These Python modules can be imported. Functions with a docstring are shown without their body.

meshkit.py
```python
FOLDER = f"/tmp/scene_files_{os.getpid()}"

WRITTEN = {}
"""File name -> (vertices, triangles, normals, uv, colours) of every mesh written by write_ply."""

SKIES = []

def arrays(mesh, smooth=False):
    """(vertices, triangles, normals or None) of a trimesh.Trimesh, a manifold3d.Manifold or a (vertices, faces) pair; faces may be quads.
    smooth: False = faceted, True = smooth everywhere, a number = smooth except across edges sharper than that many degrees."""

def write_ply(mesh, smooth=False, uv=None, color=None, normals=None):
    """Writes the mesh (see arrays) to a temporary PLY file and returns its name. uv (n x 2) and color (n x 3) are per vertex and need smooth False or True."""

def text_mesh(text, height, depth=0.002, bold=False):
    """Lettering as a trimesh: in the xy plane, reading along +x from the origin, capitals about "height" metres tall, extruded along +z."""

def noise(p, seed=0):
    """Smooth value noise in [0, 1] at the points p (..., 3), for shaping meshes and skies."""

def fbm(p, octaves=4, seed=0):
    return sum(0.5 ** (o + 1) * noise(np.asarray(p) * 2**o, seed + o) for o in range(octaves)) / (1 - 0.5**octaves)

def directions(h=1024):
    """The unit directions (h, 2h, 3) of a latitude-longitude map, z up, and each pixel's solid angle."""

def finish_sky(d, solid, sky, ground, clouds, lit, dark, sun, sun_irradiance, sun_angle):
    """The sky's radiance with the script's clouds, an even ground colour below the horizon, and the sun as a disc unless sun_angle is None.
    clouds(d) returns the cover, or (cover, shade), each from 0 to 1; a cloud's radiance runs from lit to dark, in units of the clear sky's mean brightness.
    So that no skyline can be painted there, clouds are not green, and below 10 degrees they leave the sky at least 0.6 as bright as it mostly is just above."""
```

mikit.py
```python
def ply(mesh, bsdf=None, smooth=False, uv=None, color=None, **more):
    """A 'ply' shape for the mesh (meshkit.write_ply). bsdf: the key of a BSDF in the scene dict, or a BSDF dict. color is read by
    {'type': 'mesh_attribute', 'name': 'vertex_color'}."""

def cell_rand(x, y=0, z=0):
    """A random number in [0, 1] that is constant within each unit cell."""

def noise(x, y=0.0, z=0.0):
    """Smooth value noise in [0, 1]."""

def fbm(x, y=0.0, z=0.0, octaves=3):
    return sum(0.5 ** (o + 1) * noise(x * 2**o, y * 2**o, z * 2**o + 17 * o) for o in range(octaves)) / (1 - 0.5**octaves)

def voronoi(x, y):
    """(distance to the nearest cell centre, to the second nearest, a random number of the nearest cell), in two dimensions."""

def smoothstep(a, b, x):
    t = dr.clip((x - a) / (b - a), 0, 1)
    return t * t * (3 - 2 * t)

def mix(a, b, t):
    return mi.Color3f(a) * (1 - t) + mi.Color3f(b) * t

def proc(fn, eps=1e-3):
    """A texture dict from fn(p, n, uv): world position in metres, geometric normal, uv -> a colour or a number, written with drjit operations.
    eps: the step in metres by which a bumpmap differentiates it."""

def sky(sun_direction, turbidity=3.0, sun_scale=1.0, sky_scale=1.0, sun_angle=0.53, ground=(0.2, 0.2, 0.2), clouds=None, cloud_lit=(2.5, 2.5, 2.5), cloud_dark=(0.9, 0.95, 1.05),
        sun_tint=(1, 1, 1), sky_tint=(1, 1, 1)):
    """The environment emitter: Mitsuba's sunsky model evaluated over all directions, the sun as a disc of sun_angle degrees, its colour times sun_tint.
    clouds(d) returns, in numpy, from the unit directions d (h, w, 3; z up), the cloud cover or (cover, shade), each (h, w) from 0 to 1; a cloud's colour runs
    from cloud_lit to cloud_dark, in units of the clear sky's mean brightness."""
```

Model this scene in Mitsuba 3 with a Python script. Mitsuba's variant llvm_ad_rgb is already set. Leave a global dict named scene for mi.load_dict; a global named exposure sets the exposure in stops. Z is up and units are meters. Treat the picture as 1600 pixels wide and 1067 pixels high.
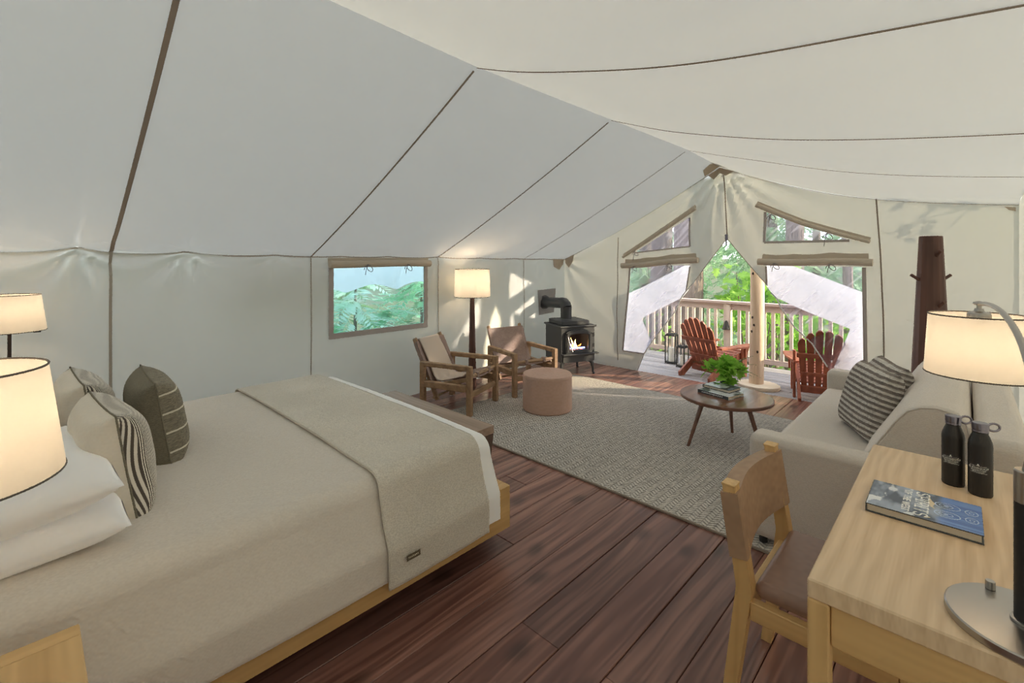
import math, random
import numpy as np, trimesh, manifold3d as m3, shapely.geometry as sg
import mitsuba as mi, drjit as dr, mikit, meshkit
from mikit import noise, fbm, smoothstep, mix, cell_rand, proc
from scipy.interpolate import PchipInterpolator

# ------------------------------------------------------------------ camera, sky, exposure
T = mi.ScalarTransform4f
FOC, HC = 735.0, 1.54
CW, SW = 0.7203, 0.6937                     # the tent's long axis is y, x runs to the right wall, z is up
scene = {
    'camera': {'type': 'perspective', 'fov': math.degrees(2 * math.atan(800 / FOC)), 'fov_axis': 'x',
               'principal_point_offset_y': (533.5 - 404) / 1067.0, 'near_clip': 0.02, 'far_clip': 500.0,
               'to_world': T().look_at(origin=[0, 0, HC], target=[-SW, CW, HC], up=[0, 0, 1])},
}
SUN = (1.0, 0.62, 0.36)


def cloud_cover(d):
    n = meshkit.fbm(d * np.array([2.2, 2.2, 4.0]) + 3.1, 4, 5)
    return np.clip((n - 0.25) * 2.2, 0, 1) * 0.75 + 0.2, np.clip(meshkit.fbm(d * 3.3, 3, 9) - 0.2, 0, 1) * 0.6


scene['sky'] = mikit.sky(SUN, turbidity=3.5, sun_scale=0.5, sun_tint=(0.85, 1.0, 1.28), sky_scale=1.0, sun_angle=1.2, ground=(0.16, 0.17, 0.12), clouds=cloud_cover,
                         cloud_lit=(3.6, 3.7, 3.9), cloud_dark=(2.2, 2.3, 2.5), sky_tint=(0.95, 1.0, 1.0))
exposure = 4.08
labels = {}
rng = random.Random(7)
nrg = np.random.default_rng(11)
PI = math.pi

# ------------------------------------------------------------------ helpers: keys
_count = {}


def numbered(key):
    n = _count.get(key, 0)
    _count[key] = n + 1
    return key if n == 0 else f'{key}_{n:03d}'


def struct(key, mesh=None, mat=None, label=None, smooth=30):
    key = numbered(key)
    labels[key] = {'kind': 'structure'}
    if label:
        labels[key]['label'] = label
    if mesh is not None:
        scene[key] = mikit.ply(mesh, mat, smooth)
    return key


def thing(key, label, cat, group=None, mesh=None, mat=None, smooth=30):
    key = numbered(key)
    labels[key] = {'label': label, 'category': cat}
    if group:
        labels[key]['group'] = group
    if mesh is not None:
        scene[key] = mikit.ply(mesh, mat, smooth)
    return key


def part(owner, name, mesh, mat, smooth=30, label=None, M=None, kind=None, **kw):
    key = numbered(owner + '__' + name)
    d = mesh if isinstance(mesh, dict) else mikit.ply(mesh, mat, smooth, **kw)
    scene[key] = {**d, 'to_world': T(M.tolist())} if M is not None else d
    if label or kind:
        labels[key] = {}
        if label:
            labels[key]['label'] = label
        if kind:
            labels[key]['kind'] = kind
    return key


# ------------------------------------------------------------------ helpers: shapes
def tm(v, f):
    f = np.asarray(f, int)
    if f.shape[1] == 4:
        f = np.vstack([f[:, [0, 1, 2]], f[:, [0, 2, 3]]])
    return trimesh.Trimesh(np.asarray(v, float), f, process=False)


def join(ms):
    return trimesh.util.concatenate([m for m in ms])


def place(x=0, y=0, z=0, rz=0, rx=0, ry=0):
    """A matrix: rx, ry, then rz (degrees), then the move."""
    a, b, c = (math.radians(v) for v in (rx, ry, rz))
    Rx = np.array([[1, 0, 0], [0, math.cos(a), -math.sin(a)], [0, math.sin(a), math.cos(a)]])
    Ry = np.array([[math.cos(b), 0, math.sin(b)], [0, 1, 0], [-math.sin(b), 0, math.cos(b)]])
    Rz = np.array([[math.cos(c), -math.sin(c), 0], [math.sin(c), math.cos(c), 0], [0, 0, 1]])
    M = np.eye(4)
    M[:3, :3] = Rz @ Ry @ Rx
    M[:3, 3] = x, y, z
    return M


def moved(mesh, M):
    m = mesh.copy()
    m.apply_transform(M)
    return m


def box(x0, x1, y0, y1, z0, z1, c=0.004):
    """A box with chamfered edges."""
    h = np.array([x1 - x0, y1 - y0, z1 - z0]) / 2
    c = min(c, 0.45 * h.min())
    pts = []
    for sx in (-1, 1):
        for sy in (-1, 1):
            for sz in (-1, 1):
                s = np.array([sx, sy, sz])
                for k in range(3):
                    p = h - c
                    p[k] = h[k]
                    pts.append(s * p)
    m = trimesh.convex.convex_hull(np.array(pts))
    m.apply_translation([(x0 + x1) / 2, (y0 + y1) / 2, (z0 + z1) / 2])
    return m


def to_tm(man):
    q = man.to_mesh()
    return trimesh.Trimesh(np.array(q.vert_properties[:, :3], float), np.array(q.tri_verts), process=False)


def rbox(x0, x1, y0, y1, z0, z1, r, seg=20):
    """A box rounded by spheres of radius r."""
    s = m3.Manifold.sphere(r, seg)
    return to_tm(m3.Manifold.batch_hull([s.translate((x, y, z)) for x in (x0 + r, x1 - r) for y in (y0 + r, y1 - r) for z in (z0 + r, z1 - r)]))


def bar(p, q, w, h, c=0.003, up=(0, 0, 1)):
    """A chamfered bar of width w and height h from p to q; up is where its height points."""
    p, q = np.array(p, float), np.array(q, float)
    d = q - p
    L = np.linalg.norm(d)
    d = d / L
    u = np.array(up, float)
    u = u - d * (u @ d)
    if np.linalg.norm(u) < 1e-6:
        u = np.array([0, 1.0, 0]) - d * d[1]
    u /= np.linalg.norm(u)
    M = np.eye(4)
    M[:3, 0], M[:3, 1], M[:3, 2], M[:3, 3] = d, np.cross(u, d), u, (p + q) / 2
    return moved(box(-L / 2, L / 2, -w / 2, w / 2, -h / 2, h / 2, c), M)


def tube(pts, rad, n=10, caps=True):
    p = np.asarray(pts, float)
    rad = np.broadcast_to(rad, (len(p),))
    t = np.gradient(p, axis=0)
    t /= np.linalg.norm(t, axis=1, keepdims=True) + 1e-12
    ref = np.array([0, 0, 1.0]) if abs(t[0][2]) < 0.9 else np.array([1.0, 0, 0])
    rows = []
    for i in range(len(p)):
        a = np.cross(t[i], ref)
        a /= np.linalg.norm(a) + 1e-12
        ref = np.cross(a, t[i])
        b = np.cross(t[i], a)
        g = np.arange(n) * 2 * PI / n
        rows.append(p[i] + rad[i] * (np.cos(g)[:, None] * a + np.sin(g)[:, None] * b))
    v = np.vstack(rows)
    f = []
    for i in range(len(p) - 1):
        for j in range(n):
            k = (j + 1) % n
            f.append([i * n + j, i * n + k, (i + 1) * n + k, (i + 1) * n + j])
    f = np.array(f)
    f = np.vstack([f[:, [0, 1, 2]], f[:, [0, 2, 3]]])
    if caps:
        v = np.vstack([v, p[:1], p[-1:]])
        a, b = len(v) - 2, len(v) - 1
        e = (len(p) - 1) * n
        f = np.vstack([f, [[a, (j + 1) % n, j] for j in range(n)], [[b, e + j, e + (j + 1) % n] for j in range(n)]])
    m = trimesh.Trimesh(v, f, process=False)
    m.fix_normals()
    return m


def cyl(p, q, r0, r1=None, n=24):
    return tube([p, q], [r0, r0 if r1 is None else r1], n)


def lathe(prof, n=36, closed=False):
    """prof: (r, z) pairs, a surface of revolution about z."""
    prof = np.asarray(prof, float)
    g = np.arange(n) * 2 * PI / n
    v = np.stack([prof[:, None, 0] * np.cos(g), prof[:, None, 0] * np.sin(g), np.broadcast_to(prof[:, None, 1], (len(prof), n))], -1).reshape(-1, 3)
    f = []
    K = len(prof)
    for i in range(K if closed else K - 1):
        for j in range(n):
            a, b = i, (i + 1) % K
            f.append([a * n + j, a * n + (j + 1) % n, b * n + (j + 1) % n, b * n + j])
    return tm(v, f)


def prism(poly, h):
    """A shapely polygon or a point list in the xy plane, extruded from z = 0 to h."""
    if not hasattr(poly, 'exterior'):
        poly = sg.Polygon(poly)
    return trimesh.creation.extrude_polygon(poly, h, engine='earcut')


AXES = {'xz': np.array([[1, 0, 0, 0], [0, 0, -1, 0], [0, 1, 0, 0], [0, 0, 0, 1.0]]),      # (u, v, h) -> (u, -h, v)
        'yz': np.array([[0, 0, 1, 0], [1, 0, 0, 0], [0, 1, 0, 0], [0, 0, 0, 1.0]])}       # (u, v, h) -> (h, u, v)


def slab(poly, h, plane, at=0.0):
    """A polygon in the xz plane extruded towards -y from y = at, or in the yz plane extruded towards +x from x = at."""
    m = moved(prism(poly, h), AXES[plane])
    m.apply_translation([0, at, 0] if plane == 'xz' else [at, 0, 0])
    return m


def grid(fn, nu, nv, flip=False):
    u, v = np.meshgrid(np.linspace(0, 1, nu), np.linspace(0, 1, nv), indexing='ij')
    p = fn(u, v)
    i, j = np.meshgrid(np.arange(nu - 1), np.arange(nv - 1), indexing='ij')
    q = np.stack([i * nv + j, (i + 1) * nv + j, (i + 1) * nv + j + 1, i * nv + j + 1], -1).reshape(-1, 4)
    return tm(p.reshape(-1, 3), q[:, ::-1] if flip else q)


def solid_sheet(fn, nu, nv, th):
    """A cloth of thickness th over a parametric surface, closed at the rim."""
    top = grid(fn, nu, nv)
    n = top.vertex_normals
    V = np.vstack([top.vertices + n * th / 2, top.vertices - n * th / 2])
    N = len(top.vertices)
    F = [top.faces, top.faces[:, ::-1] + N]
    rim = [i * nv for i in range(nu)] + [(nu - 1) * nv + j for j in range(1, nv)] + [i * nv + nv - 1 for i in range(nu - 2, -1, -1)] + [j for j in range(nv - 2, 0, -1)]
    r = np.array(rim)
    s = np.roll(r, -1)
    F += [np.stack([r, r + N, s + N], 1), np.stack([r, s + N, s], 1)]
    m = trimesh.Trimesh(V, np.vstack(F), process=False)
    return m


def front_faces(poly, res):
    """A polygon (holes allowed) as a finely divided flat mesh in the xy plane, normals +z."""
    poly = sg.polygon.orient(poly, 1.0)
    cs = m3.CrossSection([np.array(poly.exterior.coords)[:-1]] + [np.array(h.coords)[:-1] for h in poly.interiors], m3.FillRule.EvenOdd)
    m = to_tm(m3.Manifold.extrude(cs, 0.5).refine_to_length(res))
    keep = (m.face_normals[:, 2] > 0.9)
    m.update_faces(keep)
    m.remove_unreferenced_vertices()
    m.vertices[:, 2] = 0
    return m


def cushion(w, h, t, n=26, pinch=0.07, seed=0, side=0, puff=0.5):
    """A pillow in the xz plane (thickness along y), centred at the origin. side: 0 both faces, 1 the +y face, -1 the -y face."""
    def face(s):
        def fn(u, v):
            a, b = 2 * u - 1, 2 * v - 1
            # corners stay sharp, edges draw in
            x = w / 2 * a * (1 - pinch * (1 - b * b) * a * a)
            z = h / 2 * b * (1 - pinch * (1 - a * a) * b * b)
            th = ((1 - a ** 4) * (1 - b ** 4)).clip(0, 1) ** puff
            wr = meshkit.noise(np.stack([x * 9, z * 9, np.full_like(x, seed * 3.7 + s)], -1), seed) - 0.5
            return np.stack([x, s * t / 2 * th * (1 + 0.12 * wr) + 0 * x, z], -1)
        return grid(fn, n, n, flip=(s > 0))
    if side:
        return face(side)
    m = join([face(1), face(-1)])
    m.merge_vertices()
    return m


def ribbon(pts, width, off=(0, 0, 0), across=None):
    """A flat strip along a polyline, two-sided tape with a little thickness."""
    p = np.asarray(pts, float) + np.asarray(off, float)
    t = np.gradient(p, axis=0)
    t /= np.linalg.norm(t, axis=1, keepdims=True)
    w = np.asarray(across, float) - t * (t @ np.asarray(across, float))[:, None]
    w /= np.linalg.norm(w, axis=1, keepdims=True)
    nrm = np.cross(t, w)
    ring = [p + w * width / 2 + nrm * 0.0015, p - w * width / 2 + nrm * 0.0015, p - w * width / 2 - nrm * 0.0015, p + w * width / 2 - nrm * 0.0015]
    V = np.stack(ring, 1).reshape(-1, 3)
    F = []
    for i in range(len(p) - 1):
        for k in range(4):
            F.append([i * 4 + k, i * 4 + (k + 1) % 4, i * 4 + 4 + (k + 1) % 4, i * 4 + 4 + k])
    F += [[0, 3, 2, 1], [len(V) - 4, len(V) - 3, len(V) - 2, len(V) - 1]]
    m = tm(V, F)
    m.fix_normals()
    return m


# ------------------------------------------------------------------ materials
def rgb(c):
    return {'type': 'rgb', 'value': list(map(float, c))}


def mat(name, color, rough=0.6, bump=None, bump_scale=None, two=True, eps=1e-3, **kw):
    base = proc(color) if callable(color) else rgb(color)
    b = {'type': 'principled', 'base_color': base, 'roughness': proc(rough) if callable(rough) else float(rough), **kw}
    if bump is not None:
        b = {'type': 'bumpmap', 'bump': proc(bump, eps), 'scale': float(bump_scale or 1.0), 'bsdf': b}
    scene[name] = {'type': 'twosided', 'bsdf': b} if two else b
    return name


def thin(name, color, trans=0.6, rough=0.8):
    scene[name] = {'type': 'principledthin', 'base_color': proc(color) if callable(color) else rgb(color), 'roughness': rough, 'diff_trans': float(trans), 'spec_trans': 0.0, 'eta': 1.3}
    return name


def wood(axis, dark, light, fine=60.0, knots=0.0, ring=9.0):
    """Colour along a grain that runs on the given axis (0, 1, 2)."""
    def fn(p, n, uv):
        q = [p.x, p.y, p.z]
        u = q.pop(axis)
        a, b = q
        w = fbm(u * 1.3 + 3, a * 5, b * 5)
        g = noise(u * 2.5, a * fine + w * 6, b * fine)
        s = 0.5 + 0.5 * dr.sin((a + b * 0.7) * ring * 6 + w * 9)
        t = 0.45 * g + 0.3 * s + 0.25 * w
        c = mix(dark, light, t)
        if knots:
            k = noise(u * 3.1, a * 7 + 11, b * 7)
            c = c * (1 - knots * smoothstep(0.80, 0.93, k))
        return c
    return fn


CANVAS = thin('canvas_cloth', (0.64, 0.645, 0.605), 0.30)
FLAPCL = thin('canvas_flap', (0.84, 0.84, 0.83), 0.8)
PATCH = mat('canvas_patch', (0.46, 0.385, 0.30), 0.85)
SEAM = mat('seam_tape', (0.28, 0.23, 0.19), 0.8)
SEAML = mat('seam_thread', (0.40, 0.36, 0.31), 0.8)
TRIM = mat('window_tape', (0.42, 0.38, 0.36), 0.8)
ROLL = mat('rolled_canvas', (0.52, 0.45, 0.36), 0.85)
CORD = mat('tie_cord', (0.22, 0.20, 0.20), 0.8)


def streaks(lo, hi):
    # milky creases in soft clear vinyl
    def fn(p, n, uv):
        a, b = (p.x + p.y) * 0.8 + p.z, (p.x + p.y) - p.z
        return lo + (hi - lo) * smoothstep(0.52, 0.86, 0.6 * noise(b * 26, a * 3.5) + 0.4 * noise(b * 9, a * 6))
    return fn


scene['vinyl'] = {'type': 'blendbsdf', 'weight': proc(streaks(0.05, 0.26)), 'clear': {'type': 'thindielectric', 'int_ior': 1.35, 'specular_transmittance': rgb((0.78, 0.80, 0.98))},
                  'film': {'type': 'principledthin', 'base_color': rgb((0.78, 0.79, 0.97)), 'roughness': 0.4, 'diff_trans': 1.2, 'spec_trans': 0.0, 'eta': 1.3}}
scene['vinyl_side'] = {'type': 'thindielectric', 'int_ior': 1.35, 'specular_transmittance': rgb((0.66, 0.90, 1.0))}
scene['clear_glass'] = {'type': 'thindielectric', 'int_ior': 1.5}


def plank_fn(d, l):
    def fn(p, n, uv):
        i = dr.floor((p.x + 1.553) / 0.1993)
        r = cell_rand(i, 3)
        w = fbm(p.y * 1.1 + i * 7.3, p.x * 6, 0.0, 3)
        g = noise(p.y * 3.0 + i * 5.1, p.x * 90 + w * 7, i)
        s = noise(p.y * 0.9 + i * 9.7, p.x * 26 + w * 4, i + 4)
        t = 0.35 * g + 0.4 * s + 0.25 * w
        c = mix(d, l, smoothstep(0.2, 0.85, t))
        dist = dr.sqrt(dr.square((noise(p.y * 0.8 + i * 3, i * 2.0) - 0.5) * 0.2 + (p.x - (i + 0.5) * 0.1993 + 1.553)) * 1.5 + dr.square((p.y * 0.95 + r * 3 - dr.floor(p.y * 0.95 + r * 3) - 0.5)) * 0.5)
        c = c * (1 - 0.5 * smoothstep(0.07, 0.01, dist))
        return c * (0.82 + 0.36 * r)
    return fn


def plank_rough(p, n, uv):
    return 0.30 + 0.22 * noise(p.x * 30, p.y * 3)


def plank_bump(p, n, uv):
    return noise(p.y * 3.0, p.x * 110) + 0.5 * noise(p.y * 2, p.x * 40)


PLANK = [mat(f'plank_stain_{"abc"[k]}', plank_fn(d, l), 0.30, plank_bump, 0.0012, two=False, specular=0.5) for k, (d, l) in enumerate(
    [((0.13, 0.052, 0.041), (0.36, 0.185, 0.14)), ((0.15, 0.060, 0.046), (0.41, 0.21, 0.155)), ((0.115, 0.050, 0.041), (0.32, 0.165, 0.13))])]


def deck_fn(p, n, uv):
    i = dr.floor((p.y - 5.87) / 0.145)
    w = fbm(p.x * 1.2 + i * 5, p.y * 8, i)
    g = noise(p.x * 3 + i * 7, p.y * 100 + w * 6)
    return mix((0.19, 0.175, 0.18), (0.42, 0.395, 0.40), 0.5 * g + 0.5 * w) * (0.85 + 0.3 * cell_rand(i, 8))


DECK = mat('deck_grey_wood', deck_fn, 0.75)
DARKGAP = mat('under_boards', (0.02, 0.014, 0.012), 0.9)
RAILW = mat('rail_cedar', wood(2, (0.42, 0.33, 0.265), (0.66, 0.55, 0.455), 50), 0.75)
RAILX = mat('rail_cedar_long', wood(0, (0.34, 0.25, 0.21), (0.54, 0.42, 0.36), 50), 0.75)
LOG = mat('peeled_log', wood(2, (0.52, 0.36, 0.24), (0.80, 0.63, 0.46), 34, 0.75), 0.7)
LOGEND = mat('log_slice', (0.72, 0.60, 0.45), 0.75)
RED = mat('red_cedar_chair', wood(2, (0.20, 0.055, 0.03), (0.40, 0.13, 0.07), 40), 0.5)
BLACKM = mat('black_metal', (0.018, 0.018, 0.019), 0.45)
DARKM = mat('bronze_metal', (0.05, 0.045, 0.04), 0.4, metallic=0.6)
CHROME = mat('brushed_steel', (0.44, 0.42, 0.395), 0.26, metallic=1.0)
STEELDK = mat('smoked_chrome', (0.24, 0.225, 0.27), 0.2, metallic=1.0)
IRON = mat('stove_iron', (0.045, 0.047, 0.052), 0.42)
OAK = mat('oak_y', wood(1, (0.46, 0.275, 0.105), (0.66, 0.44, 0.20), 90), 0.45)
OAKX = mat('oak_x', wood(0, (0.46, 0.275, 0.105), (0.66, 0.44, 0.20), 90), 0.45)
OAKZ = mat('oak_z', wood(2, (0.48, 0.29, 0.11), (0.68, 0.455, 0.21), 90), 0.45)


def desk_fn(p, n, uv):
    w = fbm(p.y * 2.2 + 1, p.x * 7, 0.0)
    cath = 0.5 + 0.5 * dr.sin(p.x * 150 + w * 16 + p.y * 3)
    g = noise(p.y * 12, p.x * 240, p.z * 50)
    t = 0.35 * w + 0.3 * cath + 0.35 * g
    return mix((0.50, 0.345, 0.20), (0.72, 0.55, 0.37), t)


DESKW = mat('desk_oak', desk_fn, 0.42)
CHAIRW = mat('armchair_wood', wood(1, (0.22, 0.13, 0.07), (0.42, 0.27, 0.155), 60), 0.5)
BENCHW = mat('bench_wood', wood(0, (0.24, 0.165, 0.12), (0.43, 0.32, 0.25), 60), 0.55)
BENCHD = mat('bench_wood_end', wood(2, (0.08, 0.056, 0.045), (0.16, 0.115, 0.09), 60), 0.6)
WALNUT = mat('walnut', wood(1, (0.10, 0.042, 0.026), (0.22, 0.10, 0.062), 55), 0.24, specular=0.8)
DARKWOOD = mat('dark_stand_wood', wood(2, (0.05, 0.02, 0.014), (0.15, 0.066, 0.045), 40), 0.5)


def leather_fn(a, b):
    def fn(p, n, uv):
        return mix(a, b, 0.6 * fbm(p.x * 6, p.y * 6, p.z * 6) + 0.4 * noise(p.x * 60, p.y * 60, p.z * 60))
    return fn


def leather_bump(p, n, uv):
    return fbm(p.x * 140, p.y * 140, p.z * 140, 2)


SLING = mat('sling_leather', leather_fn((0.20, 0.13, 0.105), (0.36, 0.255, 0.21)), 0.45, leather_bump, 0.0006)
POUF = mat('ottoman_leather', leather_fn((0.45, 0.275, 0.205), (0.57, 0.38, 0.30)), 0.55, leather_bump, 0.0006)
SEATL = mat('seat_leather', leather_fn((0.18, 0.10, 0.07), (0.30, 0.185, 0.14)), 0.33, leather_bump, 0.0008)
BACKL = mat('back_leather', leather_fn((0.27, 0.165, 0.10), (0.40, 0.26, 0.165)), 0.55, leather_bump, 0.0006)
PADC = mat('chair_pad_suede', (0.58, 0.495, 0.42), 0.9, sheen=0.3)


def weave_bump(k):
    def fn(p, n, uv):
        return noise(p.x * k, p.y * k, p.z * k) + 0.5 * dr.sin(p.x * k * 1.7) * dr.sin((p.y + p.z) * k * 1.7)
    return fn


def speckle(a, b, k):
    def fn(p, n, uv):
        return mix(a, b, 0.55 * noise(p.x * k, p.y * k, p.z * k) + 0.45 * fbm(p.x * 3, p.y * 3, p.z * 3))
    return fn


COVER = mat('coverlet_wool', speckle((0.58, 0.53, 0.47), (0.70, 0.65, 0.585), 170), 0.95, weave_bump(160), 0.001, sheen=0.2)
THROW = mat('throw_wool', speckle((0.42, 0.385, 0.325), (0.76, 0.71, 0.625), 240), 0.95, weave_bump(190), 0.0015, sheen=0.3)
WHITE = mat('white_linen', (0.86, 0.86, 0.85), 0.9)
SOFA = mat('sofa_linen', speckle((0.50, 0.455, 0.41), (0.64, 0.59, 0.54), 220), 0.95, weave_bump(220), 0.0008)
LINEN = mat('cream_linen', speckle((0.68, 0.62, 0.53), (0.76, 0.70, 0.61), 150), 0.95)


def stripes_fn(p, n, uv):
    # uv holds the cushion's own metres: u across, v up; the stripes run up and down and thin out away from the seam
    u, v = uv.x, uv.y
    e = 0.25 - u                                             # metres from the seam
    s = e / 0.0058
    line = dr.abs(s - dr.floor(s) - 0.5) * 2
    fade = smoothstep(0.03, 0.075, e)
    weft = dr.abs(v / 0.012 - dr.floor(v / 0.012) - 0.5) * 2
    dark = smoothstep(0.62, 0.38, line) * (1 - 0.75 * fade) + fade * (0.16 + 0.22 * smoothstep(0.3, 0.7, weft))
    return mix((0.72, 0.67, 0.59), (0.085, 0.07, 0.058), dark)


def olive_fn(p, n, uv):
    u, v = uv.x, uv.y
    k = 0.5 * noise(u * 330, v * 330) + 0.5 * noise(u * 160, v * 420)
    c = mix((0.11, 0.095, 0.07), (0.30, 0.27, 0.205), k)
    s = (v + 0.25) / 0.088 + 0.05 * noise(u * 20)
    d = dr.abs(s - dr.floor(s) - 0.5)
    return mix(c, (0.62, 0.58, 0.48), smoothstep(0.055, 0.035, d))


def knit_fn(p, n, uv):
    v = uv.y
    s = v / 0.032 + 0.12 * noise(uv.x * 60, v * 60)
    d = dr.abs(s - dr.floor(s) - 0.5) * 2
    t = smoothstep(0.35, 0.65, d)
    c = mix((0.22, 0.19, 0.17), (0.66, 0.62, 0.58), t)
    return c * (0.75 + 0.5 * noise(uv.x * 190, v * 190))


def knit_bump(p, n, uv):
    s = uv.y / 0.016
    return dr.abs(dr.sin(s * PI)) * 2 + dr.abs(dr.sin(uv.x / 0.011 * PI)) + noise(uv.x * 200, uv.y * 200)


STRIPE = mat('stripe_weave', stripes_fn, 0.95)
OLIVE = mat('olive_weave', olive_fn, 0.95)
OLIVEB = mat('olive_twill', speckle((0.12, 0.105, 0.075), (0.26, 0.235, 0.175), 230), 0.95)
KNIT = mat('chunky_knit', knit_fn, 0.95, knit_bump, 0.0035, sheen=0.3)


def rug_pat(p):
    # a basket of short herringbone yarns
    cx, cy = p.x / 0.038, p.y / 0.028
    row = dr.floor(cy)
    z = dr.abs(cx - 2 * dr.floor(cx / 2) - 1)
    yarn = cy + z * 1.0
    s = yarn - dr.floor(yarn)
    hump = 1 - dr.square(2 * s - 1)
    gap = smoothstep(0.0, 0.16, dr.abs(cx - dr.floor(cx + 0.5)))
    return hump * (0.45 + 0.55 * gap), yarn


def rug_fn(p, n, uv):
    h, yarn = rug_pat(p)
    r = noise(p.x * 70, p.y * 90)
    c = mix((0.16, 0.145, 0.13), (0.66, 0.615, 0.56), dr.clip(h * 0.72 + 0.45 * (r - 0.3), 0, 1))
    return c * (0.85 + 0.3 * fbm(p.x * 1.5, p.y * 1.5))


def rug_bump(p, n, uv):
    return rug_pat(p)[0]


RUG = mat('rug_weave', rug_fn, 0.95, rug_bump, 0.006, eps=2e-3)
RUGEDGE = mat('rug_binding', (0.25, 0.21, 0.17), 0.95)
SHADE = thin('lamp_shade_linen', (0.86, 0.80, 0.70), 0.9)
SHADEIN = mat('shade_rim', (0.10, 0.085, 0.07), 0.6)
LAMPPOLE = mat('lamp_dark_wood', (0.035, 0.02, 0.015), 0.4)
scene['candle_wax'] = {'type': 'diffuse', 'reflectance': rgb((0.80, 0.77, 0.68))}


def bark_fn(p, n, uv):
    a = dr.atan2(n.y, n.x)
    w = fbm(p.z * 2.5, a * 4, p.x)
    g = noise(a * 9 + w * 2, p.z * 5)
    return mix((0.09, 0.068, 0.06), (0.36, 0.285, 0.24), 0.6 * g + 0.4 * w)


def bark_bump(p, n, uv):
    a = dr.atan2(n.y, n.x)
    return noise(a * 9 + fbm(p.z * 2.5, a * 4), p.z * 4)


BARK = mat('conifer_bark', bark_fn, 0.9)
GROUND = mat('forest_floor', speckle((0.05, 0.055, 0.03), (0.14, 0.15, 0.07), 9), 0.95)


def leaf_mat(name, a, b, tr=0.9):
    return thin(name, lambda p, n, uv: mix(a, b, noise(p.x * 2.3, p.y * 2.3, p.z * 2.3)), tr, 0.5)


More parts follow.
